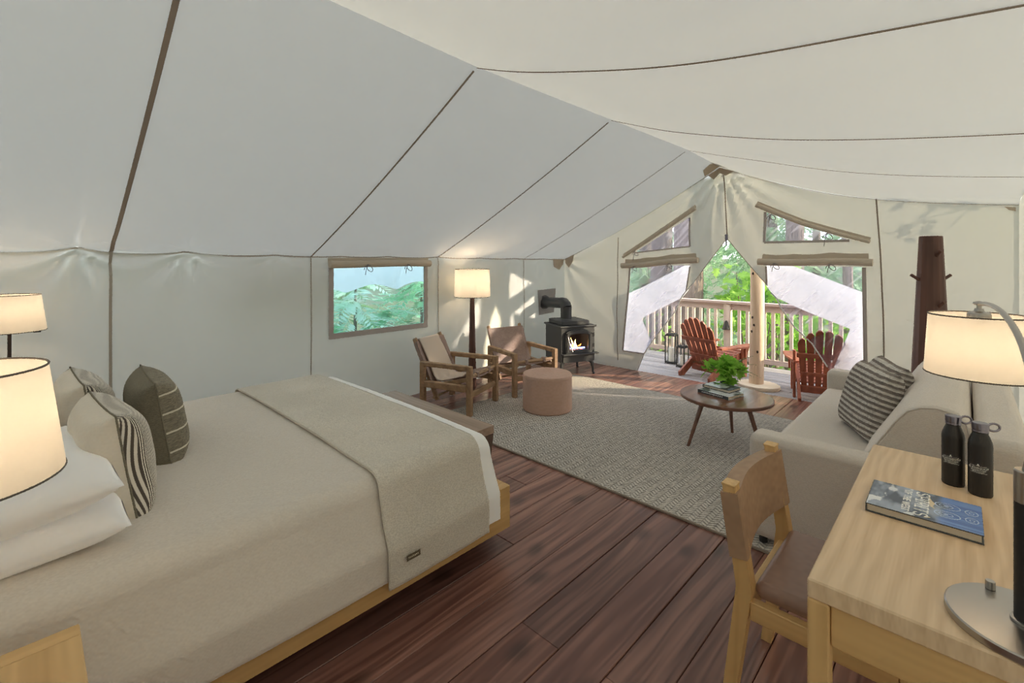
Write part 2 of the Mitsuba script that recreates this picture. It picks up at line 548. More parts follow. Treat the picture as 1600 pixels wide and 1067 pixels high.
LEAF = leaf_mat('maple_leaf', (0.20, 0.42, 0.06), (0.48, 0.72, 0.20), 1.1)
CEDAR = leaf_mat('cedar_frond', (0.22, 0.36, 0.19), (0.46, 0.62, 0.40), 1.1)
FERN = leaf_mat('hemlock_frond', (0.28, 0.55, 0.34), (0.66, 0.88, 0.66), 1.1)
FERNB = leaf_mat('silver_frond', (0.60, 0.76, 0.66), (0.86, 0.94, 0.88), 1.1)
POTLEAF = leaf_mat('bouquet_leaf', (0.20, 0.46, 0.05), (0.38, 0.68, 0.12), 0.9)
POTFERN = leaf_mat('bouquet_fern', (0.07, 0.12, 0.05), (0.16, 0.22, 0.10), 0.5)

# ------------------------------------------------------------------ tent: shape of the canvas
XL, XR, XM = -4.5, 0.33, -2.13
YB, YF = -0.62, 5.85
PULLS = [(-0.4, .5), (0.26, 1.0), (0.90, .65), (1.58, .3), (2.2, .2), (2.73, .3), (3.40, .35), (4.05, .2), (4.7, .2), (5.3, .15)]


def eave(y):
    return 1.572 - 0.008 * y + sum(0.055 * s * np.exp(-np.abs(y - p) / 0.14) for p, s in PULLS)


def ridge(y):
    return np.interp(y, [-1, 0.9, 1.9, 4.9, 5.85], [2.75, 2.745, 2.70, 2.70, 2.645])


def creases(y, d):
    out = 0 * y
    for p, s in PULLS:
        r, a = np.hypot(y - p, d), np.arctan2(y - p, d)
        out = out + s * 0.034 * np.cos(a * 8 + p) * np.exp(-r / 0.30) * np.clip(r / 0.06, 0, 1)
    return out


KN = [-2.13, -1.5, -0.75, -0.2, 0.33]
RZ = np.array([PchipInterpolator(KN, z)(np.linspace(-2.13, 0.33, 60)) for z in
               ([2.70, 2.50, 2.338, 2.268, 2.215], [2.70, 2.487, 2.295, 2.21, 2.155], [2.70, 2.50, 2.288, 2.183, 2.108], [2.645, 2.385, 2.155, 2.06, 2.0])])
RY = np.array([1.9, 3.4, 4.9, 5.85])


def roof_right(x, y):
    y, x = np.broadcast_arrays(np.asarray(y, float), np.asarray(x, float))
    k = np.clip((x + 2.13) / 2.46, 0, 1) * 59
    i = np.clip(k.astype(int), 0, 58)
    f = k - i
    rows = [RZ[r][i] * (1 - f) + RZ[r][i + 1] * f for r in range(4)]
    yy = np.clip(y, RY[0], RY[-1])
    out = np.zeros_like(yy)
    for r in range(3):
        m = (yy >= RY[r]) & (yy <= RY[r + 1])
        t = (yy - RY[r]) / (RY[r + 1] - RY[r])
        out = np.where(m, rows[r] * (1 - t) + rows[r + 1] * t, out)
    return out


def roof_left(x, y):
    u = np.clip((XM - x) / (XM - XL), 0, 1)
    return ridge(y) + (eave(y) - ridge(y)) * u - 0.16 * u * (1 - u)


def fn_left(u, v):
    y = YB + (YF - YB) * v
    x = XM + (XL - XM) * u ** 0.8
    z = roof_left(x, y)
    d = (1 - (XM - x) / (XM - XL)) * 2.62
    c = creases(y, d) + 0.012 * (meshkit.noise(np.stack([x * 0.7, y * 3.2, 0 * x], -1), 3) - 0.5) * np.sin(PI * (XM - x) / (XM - XL))
    sag = -0.025 * np.sin(PI * (y - 0.4) / 1.5) ** 2 * np.sin(PI * np.clip((XM - x) / (XM - XL), 0, 1))
    w = np.clip((x - XL) / 0.1, 0, 1)
    return np.stack([x + 0.43 * c * w, y, z + 0.9 * (c + sag) * w], -1)


def fn_right(u, v):
    y = YB + (YF - YB) * v
    x = XM + (XR - XM) * u
    t = np.clip((x - XM) / 0.6, 0, 1)
    rip = 0.03 * (meshkit.noise(np.stack([x * 0.45 + 2, y * 4.2 + x * 0.8, 0 * x], -1), 8) - 0.5)
    blend = np.clip(1 - (x - XM) / 0.8, 0, 1) ** 2
    t = t * t * (3 - 2 * t)
    z = roof_right(x, y) + (ridge(y) - roof_right(np.full_like(x, XM), y)) * blend
    z = z + (rip - 0.03 * np.sin(PI * (y - 0.4) / 1.5) ** 2 * (y < 4.9)) * t * np.clip((5.85 - y) / 0.2, 0, 1)
    return np.stack([x, y, z], -1)


ceil = struct('ceiling')
part(ceil, 'roof_slope', grid(fn_left, 60, 200), CANVAS, True)
part(ceil, 'roof_slope', grid(fn_right, 50, 200), CANVAS, True)
for i, y in enumerate((0.44, 1.9, 3.4, 4.9)):
    w, m = (0.024, SEAM) if i == 0 else (0.013 if i < 3 else 0.009, SEAM if i < 3 else SEAML)
    uu, vv = np.linspace(0.003, 0.999, 60), np.full(60, (y - YB) / (YF - YB))
    part(ceil, 'seam_tape', ribbon(fn_left(uu, vv) - (0, 0, 0.007), w, across=(0, 1, 0)), m, False)
    part(ceil, 'seam_tape', ribbon(fn_right(uu, vv) - (0, 0, 0.007), w * 0.9, across=(0, 1, 0)), m, False)
xs = np.linspace(XM, XL, 40)
part(ceil, 'seam_tape', ribbon(np.stack([xs, 0 * xs + 5.835, roof_left(xs, 0 * xs + YF) - 0.008], 1), 0.02, across=(0, 1, 0)), SEAML, False)
xs = np.linspace(XM, XR, 40)
part(ceil, 'seam_tape', ribbon(np.stack([xs, 0 * xs + 5.835, roof_right(xs, 0 * xs + YF) - 0.008], 1), 0.02, across=(0, 1, 0)), SEAML, False)
ys = np.linspace(YB, YF, 160)
part(ceil, 'eave_seam', ribbon(np.stack([0 * ys + XL + 0.012, ys, eave(ys) - 0.004], 1), 0.012, across=(0, 0, 1)), SEAML, False)


# left wall: a sheet with a window hole
WY0, WY1, WZ0, WZ1 = 2.12, 3.20, 0.80, 1.455
ysl = np.unique(np.concatenate([np.linspace(YB, WY0, 70), np.linspace(WY0, WY1, 24), np.linspace(WY1, YF, 60)]))
zr = np.concatenate([np.linspace(-0.02, WZ0, 16), np.linspace(WZ0, WZ1, 18)[1:]])
top_t = np.linspace(0, 1, 8)[1:]
rows = []
for z in zr:
    rows.append(np.full_like(ysl, z))
for t in top_t:
    rows.append(WZ1 + (eave(ysl) - WZ1) * t)
ZZ = np.array(rows)
YY = np.broadcast_to(ysl, ZZ.shape)
inwin = np.clip(np.minimum.reduce([(YY - WY0 + 0.12) / 0.1, (WY1 + 0.12 - YY) / 0.1, (ZZ - WZ0 + 0.12) / 0.1, (WZ1 + 0.12 - ZZ) / 0.1]), 0, 1)
bulge = creases(YY, eave(YY) - ZZ) * 1.6 + 0.03 * (meshkit.noise(np.stack([YY * 1.7, ZZ * 1.1, 0 * YY], -1), 21) - 0.5) * np.clip((eave(YY) - ZZ) / 0.2, 0, 1)
XX = XL + bulge * (1 - inwin) * np.clip((5.8 - YY) / 0.3, 0, 1)
nr, ncol = ZZ.shape
F = []
for i in range(nr - 1):
    for j in range(ncol - 1):
        yc, zc = (ysl[j] + ysl[j + 1]) / 2, (ZZ[i, j] + ZZ[i + 1, j]) / 2
        if WY0 < yc < WY1 and WZ0 < zc < WZ1:
            continue
        F.append([i * ncol + j, i * ncol + j + 1, (i + 1) * ncol + j + 1, (i + 1) * ncol + j])
wl = struct('wall_left', tm(np.stack([XX, YY, ZZ], -1).reshape(-1, 3), F), CANVAS, smooth=True)
for i, y in enumerate((0.44, 1.9, 3.4, 4.9)):
    zs = np.linspace(0, float(eave(np.array(y))), 20)
    bx = np.array([np.interp(y, ysl, XX[np.argmin(np.abs(ZZ[:, np.argmin(np.abs(ysl - y))] - z))]) for z in zs])
    part(wl, 'seam_tape', ribbon(np.stack([bx + 0.010, 0 * zs + y, zs], 1), 0.018 if i == 0 else 0.010, across=(0, 1, 0)), SEAML, False)
struct('wall_right', grid(lambda u, v: np.stack([XR + 0.02 * np.sin(v * 14 + u * 3) * np.sin(PI * v), YB + (YF + 0.02 - YB) * v, -0.02 + (roof_right(XR, YB + (YF - YB) * v) + 0.02) * u], -1), 12, 60), CANVAS, smooth=True)
xb = np.linspace(XL, XR, 40)
zb = np.where(xb < XM, roof_left(xb, np.full_like(xb, YB)), roof_right(xb, np.full_like(xb, YB)))
struct('wall_rear', grid(lambda u, v: np.stack([XL + (XR - XL) * v, 0 * v + YB, -0.02 + (np.interp(XL + (XR - XL) * v, xb, zb) + 0.02) * u], -1), 10, 40), CANVAS, smooth=True)

# front wall with its openings
xt = np.linspace(XL, XR, 50)
zt = np.where(xt < XM, roof_left(xt, np.full_like(xt, YF)), roof_right(xt, np.full_like(xt, YF)))
outline = sg.Polygon([(XL, -0.02), *zip(xt, zt + 0.015), (XR, -0.02)])
TRI_L = [(-2.515, 2.06), (-2.505, 1.694), (-3.285, 1.62)]
TRI_R = [(-1.637, 2.07), (-1.643, 1.724), (-0.851, 1.723)]
WIN_L = [(-3.354, 1.393), (-3.352, 1.445), (-2.508, 1.452), (-2.558, 1.125), (-2.616, 1.048), (-2.71, 0.844), (-3.023, 0.427), (-3.136, 0.254), (-3.47, 0.252), (-3.40, 0.9)]
WIN_R = [(-1.621, 1.462), (-0.741, 1.455), (-0.73, 0.30), (-0.98, 0.30), (-1.039, 0.405), (-1.177, 0.632), (-1.346, 0.793), (-1.467, 0.98), (-1.523, 1.099), (-1.578, 1.157), (-1.614, 1.235)]
DOOR = [(-2.055, 1.786), (-2.442, 1.259), (-2.558, 1.125), (-2.616, 1.048), (-2.71, 0.844), (-3.023, 0.427), (-3.136, 0.254), (-3.251, -0.05), (-0.86, -0.05), (-0.95, 0.22), (-1.039, 0.405), (-1.177, 0.632),
        (-1.346, 0.793), (-1.467, 0.98), (-1.523, 1.099), (-1.578, 1.157), (-1.614, 1.235), (-1.776, 1.429)]
cloth = outline
for hole in (TRI_L, TRI_R, WIN_L, WIN_R, DOOR):
    cloth = cloth.difference(sg.Polygon(hole).buffer(0.0008))


def front_y(x, z):
    """Depth of the front wall's folds at (x, z)."""
    r, a = np.hypot(x + 2.1, z - 2.66), np.arctan2(x + 2.1, 2.66 - z)
    f = 0.05 * np.cos(a * 21) * np.exp(-r / 0.6) * np.clip(r / 0.1, 0, 1)
    r2, a2 = np.hypot(x - XL, z - 1.5), np.arctan2(x - XL, 1.5 - z)
    f += 0.03 * np.cos(a2 * 10) * np.exp(-r2 / 0.7) * np.clip(r2 / 0.1, 0, 1)
    f += 0.014 * np.sin((x * 0.75 - z) * 16) * np.clip((x + 0.72) / 0.3, 0, 1) * np.clip((1.5 - z) / 0.6, 0, 1)
    f += 0.012 * np.sin((x * 0.8 + z) * 13) * np.clip((-3.45 - x) / 0.2, 0, 1) * np.clip((1.2 - z) / 0.6, 0, 1)
    edge = np.clip(np.minimum((x - XL), (XR - x)) / 0.08, 0, 1)
    return YF + f * edge


pieces = []
for g in (cloth.geoms if hasattr(cloth, 'geoms') else [cloth]):
    if g.area > 0.01:
        q = front_faces(g, 0.05)
        pieces.append(tm(np.stack([q.vertices[:, 0], front_y(q.vertices[:, 0], q.vertices[:, 1]), q.vertices[:, 1]], 1), q.faces[:, ::-1]))
wf = struct('wall_front', join(pieces), CANVAS, smooth=True)


def strip_xz(pts, w, y, mat_, owner, name):
    pts = np.array(pts, float)
    P = np.stack([pts[:, 0], np.full(len(pts), y), pts[:, 1]], 1)
    P = np.vstack([np.linspace(P[k], P[k + 1], 7)[:-1] for k in range(len(P) - 1)] + [P[-1:]])
    P[:, 1] = front_y(P[:, 0], P[:, 2]) - 0.005
    return part(owner, name, ribbon(P, w, across=np.cross(P[-1] - P[0], [0, 1, 0])), mat_, False)


strip_xz([(-3.542, 1.84), (-3.55, 1.35), (-3.56, 0.65), (-3.55, 0.1)], 0.011, 0, SEAML, wf, 'seam_tape')
strip_xz([(-0.633, 2.13), (-0.60, 1.6), (-0.575, 0.9), (-0.57, 0.0)], 0.013, 0, SEAM, wf, 'seam_tape')
# reinforced corner patches under the roof
def patch(name, pts):
    v = np.array(pts, float)
    c = v.mean(0)
    return part(wf, name, tm(np.vstack([v, v + (0, -0.004, 0)]), [[0, k, k + 1] for k in range(1, len(v) - 1)] + [[len(v), len(v) + k + 1, len(v) + k] for k in range(1, len(v) - 1)]), PATCH, False)


zl = lambda x, y: float(roof_left(np.array(x), np.array(y))) - 0.012
zrr = lambda x, y: float(roof_right(np.array(x), np.array(y))) - 0.012
patch('corner_patch', [(-2.11, 5.80, 2.655), (-2.24, 5.60, zl(-2.24, 5.6)), (-2.30, 5.80, zl(-2.3, 5.8))])
patch('corner_patch', [(-2.11, 5.80, 2.655), (-1.95, 5.80, zrr(-1.95, 5.8)), (-2.0, 5.60, zrr(-2.0, 5.6)), (-2.12, 5.58, 2.67)])
patch('corner_patch', [(-2.24, 5.60, zl(-2.24, 5.6)), (-2.11, 5.80, 2.655), (-2.12, 5.58, 2.67)])
patch('corner_patch', [(-2.11, 5.81, 2.63), (-2.27, 5.815, 2.56), (-2.20, 5.82, 2.50), (-2.13, 5.82, 2.57), (-2.06, 5.82, 2.53), (-1.97, 5.815, 2.57)])
patch('corner_patch', [(-4.47, 5.83, 1.545), (-4.30, 5.83, 1.61), (-4.32, 5.83, 1.50), (-4.40, 5.83, 1.40), (-4.46, 5.83, 1.47)])
patch('corner_patch', [(-4.485, 5.82, 1.54), (-4.485, 5.55, 1.54), (-4.485, 5.57, 1.42), (-4.485, 5.70, 1.37), (-4.485, 5.80, 1.45)])
patch('corner_patch', [(0.31, 5.83, 1.975), (0.24, 5.83, 1.985), (0.27, 5.83, 1.955), (0.31, 5.83, 1.94)])


def vinyl_mesh(poly, y, amp=0.006, seed=0):
    q = front_faces(sg.Polygon(poly).buffer(0.004), 0.05)
    x, z = q.vertices[:, 0], q.vertices[:, 1]
    return tm(np.stack([x, y + amp * (meshkit.noise(np.stack([(x + z) * 9, (x - z) * 2, 0 * x], -1), seed) - 0.5) * 2, z], 1), q.faces[:, ::-1])


def cord_loop(owner, at, drop=0.10, s=1.0, ax=(1, 0, 0)):
    a = np.array(ax, float)
    p = np.array(at, float)
    t = np.linspace(0, 2 * PI, 14)
    loop = [p + a * (0.030 * s * math.sin(q) + 0.018 * s * (1 - math.cos(q))) + np.array([0, 0, -0.035 * s * (1 - math.cos(q))]) for q in t]
    tail = [p, p - a * 0.022 * s + np.array([0, 0, -drop * 0.5]), p - a * 0.03 * s + np.array([0, 0, -drop])]
    tail2 = [p, p - a * 0.035 * s + np.array([0, 0, -0.02]), p - a * 0.045 * s + np.array([0, 0, -0.05 * s])]
    part(owner, 'tie_cord', join([tube(loop, 0.0035, 6), tube(tail, 0.0035, 6), tube(tail2, 0.0035, 6), trimesh.creation.icosphere(1, 0.008).apply_translation(p)]), CORD)


# window 1 in the left wall
w1 = struct('window_1')
part(w1, 'pane', grid(lambda u, v: np.stack([XL + 0.006 + 0.006 * (meshkit.noise(np.stack([v * 11, u * 2, 0 * u], -1), 4) - 0.5), WY0 - 0.01 + (WY1 - WY0 + 0.02) * v, WZ0 - 0.01 + (WZ1 - WZ0 + 0.02) * u], -1), 14, 40), 'vinyl_side', True)
for p, q in (((WY0 - 0.022, WZ0 - 0.05), (WY0 - 0.022, WZ1 + 0.03)), ((WY1 + 0.024, WZ0 - 0.05), (WY1 + 0.024, WZ1 + 0.03))):
    zz = np.linspace(p[1], q[1], 24)
    part(w1, 'frame_tape', ribbon(np.stack([XL + 0.012 + 0.004 * np.sin(zz * 60), 0 * zz + p[0], zz], 1), 0.05, across=(0, 1, 0)), TRIM, True)
yy = np.linspace(WY0 - 0.045, WY1 + 0.048, 40)
part(w1, 'frame_tape', ribbon(np.stack([XL + 0.014 + 0.004 * np.sin(yy * 50), yy, 0 * yy + WZ0 - 0.027], 1), 0.055, across=(0, 0, 1)), TRIM, True)
rl = np.linspace(WY0 - 0.055, WY1 + 0.055, 30)
part(w1, 'rolled_flap', tube(np.stack([XL + 0.05 + 0 * rl, rl, 1.487 + 0.004 * np.sin(rl * 5)], 1), 0.038 - 0.004 * np.exp(-((rl - 2.45) / 0.05) ** 2) - 0.004 * np.exp(-((rl - 2.95) / 0.05) ** 2), 18), ROLL, 40)
part(w1, 'flap_hem', box(XL + 0.005, XL + 0.02, WY0 - 0.055, WY1 + 0.055, 1.50, 1.548, 0.003), ROLL)
for y in (2.45, 2.93):
    cord_loop(w1, (XL + 0.094, y, 1.475), ax=(0, 1, 0))

# windows 2 and 3: the triangles by the peak
for name, tri, roll_, cords in (('window_2', TRI_L, [(-3.45, 1.56), (-2.95, 1.87), (-2.428, 2.172)], [(-3.24, 1.66)]), ('window_3', TRI_R, [(-1.719, 2.155), (-1.25, 1.93), (-0.678, 1.705)], [(-1.56, 2.05), (-1.03, 1.82)])):
    w = struct(name)
    part(w, 'pane', vinyl_mesh(tri, YF + 0.004, 0.006, 5), 'vinyl', True)
    if name == 'window_2':
        strip_xz([tri[0], tri[1]], 0.022, 0, TRIM, w, 'frame_tape'), strip_xz([tri[1], tri[2]], 0.018, 0, TRIM, w, 'frame_tape')
    else:
        strip_xz([tri[0], tri[1]], 0.030, 0, TRIM, w, 'frame_tape'), strip_xz([tri[1], tri[2]], 0.026, 0, TRIM, w, 'frame_tape')
    r = np.array(roll_)
    t = np.linspace(0, 1, 24)
    rx, rz = np.interp(t, [0, .5, 1], r[:, 0]), np.interp(t, [0, .5, 1], r[:, 1]) - 0.015 * np.sin(t * PI)
    sc = np.linspace(0.75, 1.15, 24) if name == 'window_2' else np.linspace(1.2, 0.8, 24)
    part(w, 'rolled_flap', tube(np.stack([rx, YF - 0.035 + 0 * rx, rz], 1), 0.024 * sc, 14), ROLL, 40)
    part(w, 'flap_hem', ribbon(np.stack([rx, YF - 0.012 + 0 * rx, rz + 0.028], 1), 0.035, across=(0, 0, 1)), ROLL, False)
    for cx_, cz_ in cords:
        cord_loop(w, (cx_, YF - 0.072, cz_ - 0.02), 0.13, 0.9)

# windows 4 and 5 in the door panels
for name, poly, x0, x1, z0, z1, cords in (('window_4', WIN_L, -3.46, -2.385, 1.44, 1.52, (-3.25, -2.75)), ('window_5', WIN_R, -1.70, -0.655, 1.505, 1.50, (-1.52, -1.00))):
    w = struct(name)
    part(w, 'pane', vinyl_mesh(poly, YF + 0.004, 0.007, 9), 'vinyl', True)
    t = np.linspace(0, 1, 30)
    rx, rz = x0 + (x1 - x0) * t, z0 + (z1 - z0) * t - 0.008 * np.sin(t * PI * 2)
    part(w, 'rolled_flap', tube(np.stack([rx, YF - 0.045 + 0 * rx, rz], 1), 0.037, 16), ROLL, 40)
    part(w, 'flap_hem', ribbon(np.stack([rx[1:-1], YF - 0.014 + 0 * rx[1:-1], rz[1:-1] + 0.06 - 0.012 * np.abs(np.sin(t[1:-1] * PI * 3))], 1), 0.07, across=(0, 0, 1)), ROLL, False)
    if name == 'window_4':
        strip_xz([(-3.352, 1.42), (-3.40, 0.9), (-3.47, 0.252)], 0.026, 0, TRIM, w, 'frame_tape')
        strip_xz([(-3.47, 0.245), (-3.136, 0.247)], 0.014, 0, TRIM, w, 'frame_tape')
        strip_xz([(-2.508, 1.44), (-2.558, 1.125)], 0.016, 0, TRIM, w, 'frame_tape')
    else:
        strip_xz([(-0.73, 1.45), (-0.715, 0.30)], 0.034, 0, TRIM, w, 'frame_tape')
        strip_xz([(-1.628, 1.45), (-1.622, 1.24)], 0.020, 0, TRIM, w, 'frame_tape')
    for cx_ in cords:
        cord_loop(w, (cx_, YF - 0.085, np.interp(cx_, [x0, x1], [z0, z1]) - 0.02), 0.09, 0.9)

# the door: two canvas panels drawn aside, seen folded behind the clear windows
door = struct('door_1')


def folded(poly, seed):
    q = front_faces(sg.Polygon(poly), 0.05)
    x, z = q.vertices[:, 0], q.vertices[:, 1]
    f = 0.03 * (meshkit.noise(np.stack([(x * 0.5 + z) * 5, (x - z) * 1.5, 0 * x], -1), seed) - 0.5)
    return tm(np.stack([x, 5.925 + f, z], 1), q.faces[:, ::-1])


part(door, 'folded_panel', folded([(-3.48, 1.04), (-3.394, 1.063), (-3.173, 1.162), (-2.656, 1.428), (-2.50, 1.50), (-2.56, 1.13), (-2.64, 1.035), (-3.219, 0.716), (-3.078, 0.403), (-3.14, 0.24), (-3.50, 0.235)], 3), FLAPCL, True)
part(door, 'folded_panel', folded([(-1.66, 1.50), (-1.362, 1.455), (-0.755, 1.201), (-0.70, 1.18), (-0.69, 0.28), (-1.03, 0.28), (-0.997, 0.394), (-0.854, 0.813), (-1.27, 0.973), (-1.541, 1.094), (-1.60, 1.16), (-1.66, 1.25)], 6), FLAPCL, True)
HEM = mat('white_hem', (0.72, 0.72, 0.74), 0.7)
for pts in ([(-2.442, 1.259), (-2.558, 1.125), (-2.616, 1.048), (-2.71, 0.844), (-3.023, 0.427), (-3.136, 0.254), (-3.251, -0.02)], [(-1.039, 0.405), (-1.177, 0.632), (-1.346, 0.793), (-1.467, 0.98), (-1.523, 1.099), (-1.578, 1.157)]):
    strip_xz(pts, 0.014, 0, HEM, door, 'hem')
strip_xz([(-2.442, 1.259), (-2.055, 1.786), (-1.776, 1.429), (-1.614, 1.235)], 0.008, 0, SEAML, door, 'hem')
strip_xz([(-2.085, 2.54), (-2.075, 2.2), (-2.055, 1.82)], 0.012, 0, SEAM, door, 'zip')
part(door, 'zip_pull', join([box(-2.072, -2.038, 5.825, 5.84, 1.76, 1.83, 0.004), box(-2.064, -2.048, 5.82, 5.828, 1.70, 1.77, 0.002)]), STEELDK)

# ------------------------------------------------------------------ floor, deck, ground
floor = struct('floor', box(XL - 0.1, XR + 0.1, YB - 0.05, 5.87, -0.09, -0.028, 0.002), DARKGAP)
col0 = -1.553 - 0.1993 * 15
plank_i = 0
for i in range(25):
    x0, x1 = col0 + 0.1993 * i, col0 + 0.1993 * (i + 1)
    if x1 < XL - 0.05 or x0 > XR + 0.05:
        continue
    cuts = [YB] + sorted(rng.uniform(0.2, 5.4) for _ in range(2)) + [5.865]
    if abs(x0 + 1.354) < 0.01:
        cuts = [YB, 1.465, 4.6, 5.865]
    cuts = [c for k, c in enumerate(cuts) if k == 0 or c - cuts[k - 1] > 0.5 or k == len(cuts) - 1]
    for a, b in zip(cuts[:-1], cuts[1:]):
        dz = rng.uniform(-0.0012, 0.0012)
        part(floor, 'plank', box(x0 + 0.0018, x1 - 0.0018, a + 0.001, b - 0.001, -0.026, dz, 0.0025), PLANK[plank_i % 3], False)
        plank_i += 1
deck = struct('deck', box(-7.5, 2.6, 5.872, 7.42, -0.30, -0.055, 0.002), DARKGAP, label='weathered grey timber deck outside the tent')
for i in range(10):
    y0 = 5.875 + 0.1545 * i
    cut = rng.uniform(-4, 0)
    for a, b in ((-7.5, cut), (cut, 2.6)):
        part(deck, 'plank', box(a + 0.001, b - 0.001, y0 + 0.003, y0 + 0.1515, -0.05, -0.02 + rng.uniform(-0.0015, 0.0015), 0.004), DECK, False)


def ground_fn(u, v):
    x, y = -30 + 60 * u, -12 + 52 * v
    h = -1.0 - 0.02 * np.hypot(x, y - 3) + 0.6 * (meshkit.fbm(np.stack([x * 0.25, y * 0.25, 0 * x], -1), 3, 2) - 0.5)
    near = np.clip((np.hypot(x + 2, y - 3) - 5.0) / 3.0, 0, 1)
    left = np.exp(-((x + 7.5) / 2.0) ** 2) * np.clip((y + 3) / 2, 0, 1) * np.clip((6.5 - y) / 2, 0, 1)
    return np.stack([x, y, np.where(near > 0, h, -1.0) + 0.5 * left], -1)


struct('ground', grid(ground_fn, 60, 60), GROUND, label='forest floor around the tent', smooth=True)

# deck railing
RY0 = 7.24
rail = thing('deck_railing', 'pale cedar deck railing with square balusters beyond the doorway', 'railing')
part(rail, 'top_rail', box(-7.4, 2.5, RY0 - 0.07, RY0 + 0.08, 0.875, 0.912, 0.004), RAILX)
part(rail, 'upper_rail', box(-7.4, 2.5, RY0 - 0.02, RY0 + 0.02, 0.785, 0.873, 0.003), RAILX)
part(rail, 'lower_rail', box(-7.4, 2.5, RY0 - 0.03, RY0 + 0.03, 0.06, 0.125, 0.003), RAILX)
bal = mikit.ply(box(-0.021, 0.021, -0.02, 0.02, 0.10, 0.80, 0.003), RAILW)
posts = [-6.9, -4.72, -2.53, -0.34, 1.85]
x = -7.3
while x < 2.45:
    if min(abs(x - p) for p in posts) > 0.075:
        part(rail, 'baluster', bal, None, M=place(x, RY0 + 0.0, 0))
    x += 0.112
for p in posts:
    part(rail, 'post', box(p - 0.048, p + 0.048, RY0 - 0.048, RY0 + 0.048, -0.022, 0.874, 0.004), RAILW)
step = thing('post_light', 'small dark cone shaped step light on the railing post', 'lamp')
part(step, 'hood', moved(lathe([(0.0, 0.13), (0.012, 0.13), (0.055, 0.015), (0.055, 0), (0.0, 0.0)], 20), place(-2.53, RY0 - 0.075, 0.50)), DARKM)
part(step, 'mount', box(-2.55, -2.51, RY0 - 0.06, RY0 - 0.049, 0.51, 0.60, 0.002), DARKM)

# ------------------------------------------------------------------ porch: log post, chairs, lanterns
log = thing('log_post', 'peeled pale log post holding up the porch in front of the doorway', 'post')
zz = np.linspace(-0.02 + 0.05, 2.75, 40)
gm = grid(lambda u, v: np.stack([np.cos(-2 * PI * v) * 1.0, np.sin(-2 * PI * v) * 1.0, zz[0] + (zz[-1] - zz[0]) * u], -1), 60, 33)
P_ = gm.vertices.copy()
ang = np.arctan2(P_[:, 1], P_[:, 0])
R_ = 0.083 + 0.012 * (meshkit.fbm(np.stack([np.cos(ang) * 1.2, np.sin(ang) * 1.2, P_[:, 2] * 1.3], -1), 3, 4) - 0.5) - 0.004 * P_[:, 2]
P_[:, 0], P_[:, 1] = P_[:, 0] * R_ - 1.83 + 0.015 * np.sin(P_[:, 2] * 1.5), P_[:, 1] * R_ + 6.18
part(log, 'trunk', tm(P_, gm.faces), LOG, True)
KNOT = mat('knot', (0.03, 0.018, 0.012), 0.9)
for a, z in ((-1.9, 1.36), (-2.0, 0.83), (-1.75, 0.74), (-2.1, 0.66), (-1.2, 0.42)):
    part(log, 'knot', moved(trimesh.creation.icosphere(2, 0.011), place(-1.83 + 0.079 * math.cos(a) + 0.015 * math.sin(z * 1.5), 6.18 + 0.079 * math.sin(a), z) @ np.diag([1, 1, 1.5, 1])), KNOT, True)
ls = grid(lambda u, v: np.stack([np.cos(2 * PI * v), np.sin(2 * PI * v), u], -1), 2, 49)
prof = [(0.0, -0.02), (0.205, -0.02), (0.215, 0.0), (0.212, 0.022), (0.20, 0.03), (0.0, 0.03)]
part(log, 'base_slice', moved(lathe(prof, 40), place(-1.80, 6.17, 0) @ np.diag([1.1, 0.95, 1, 1])), LOGEND, 40)


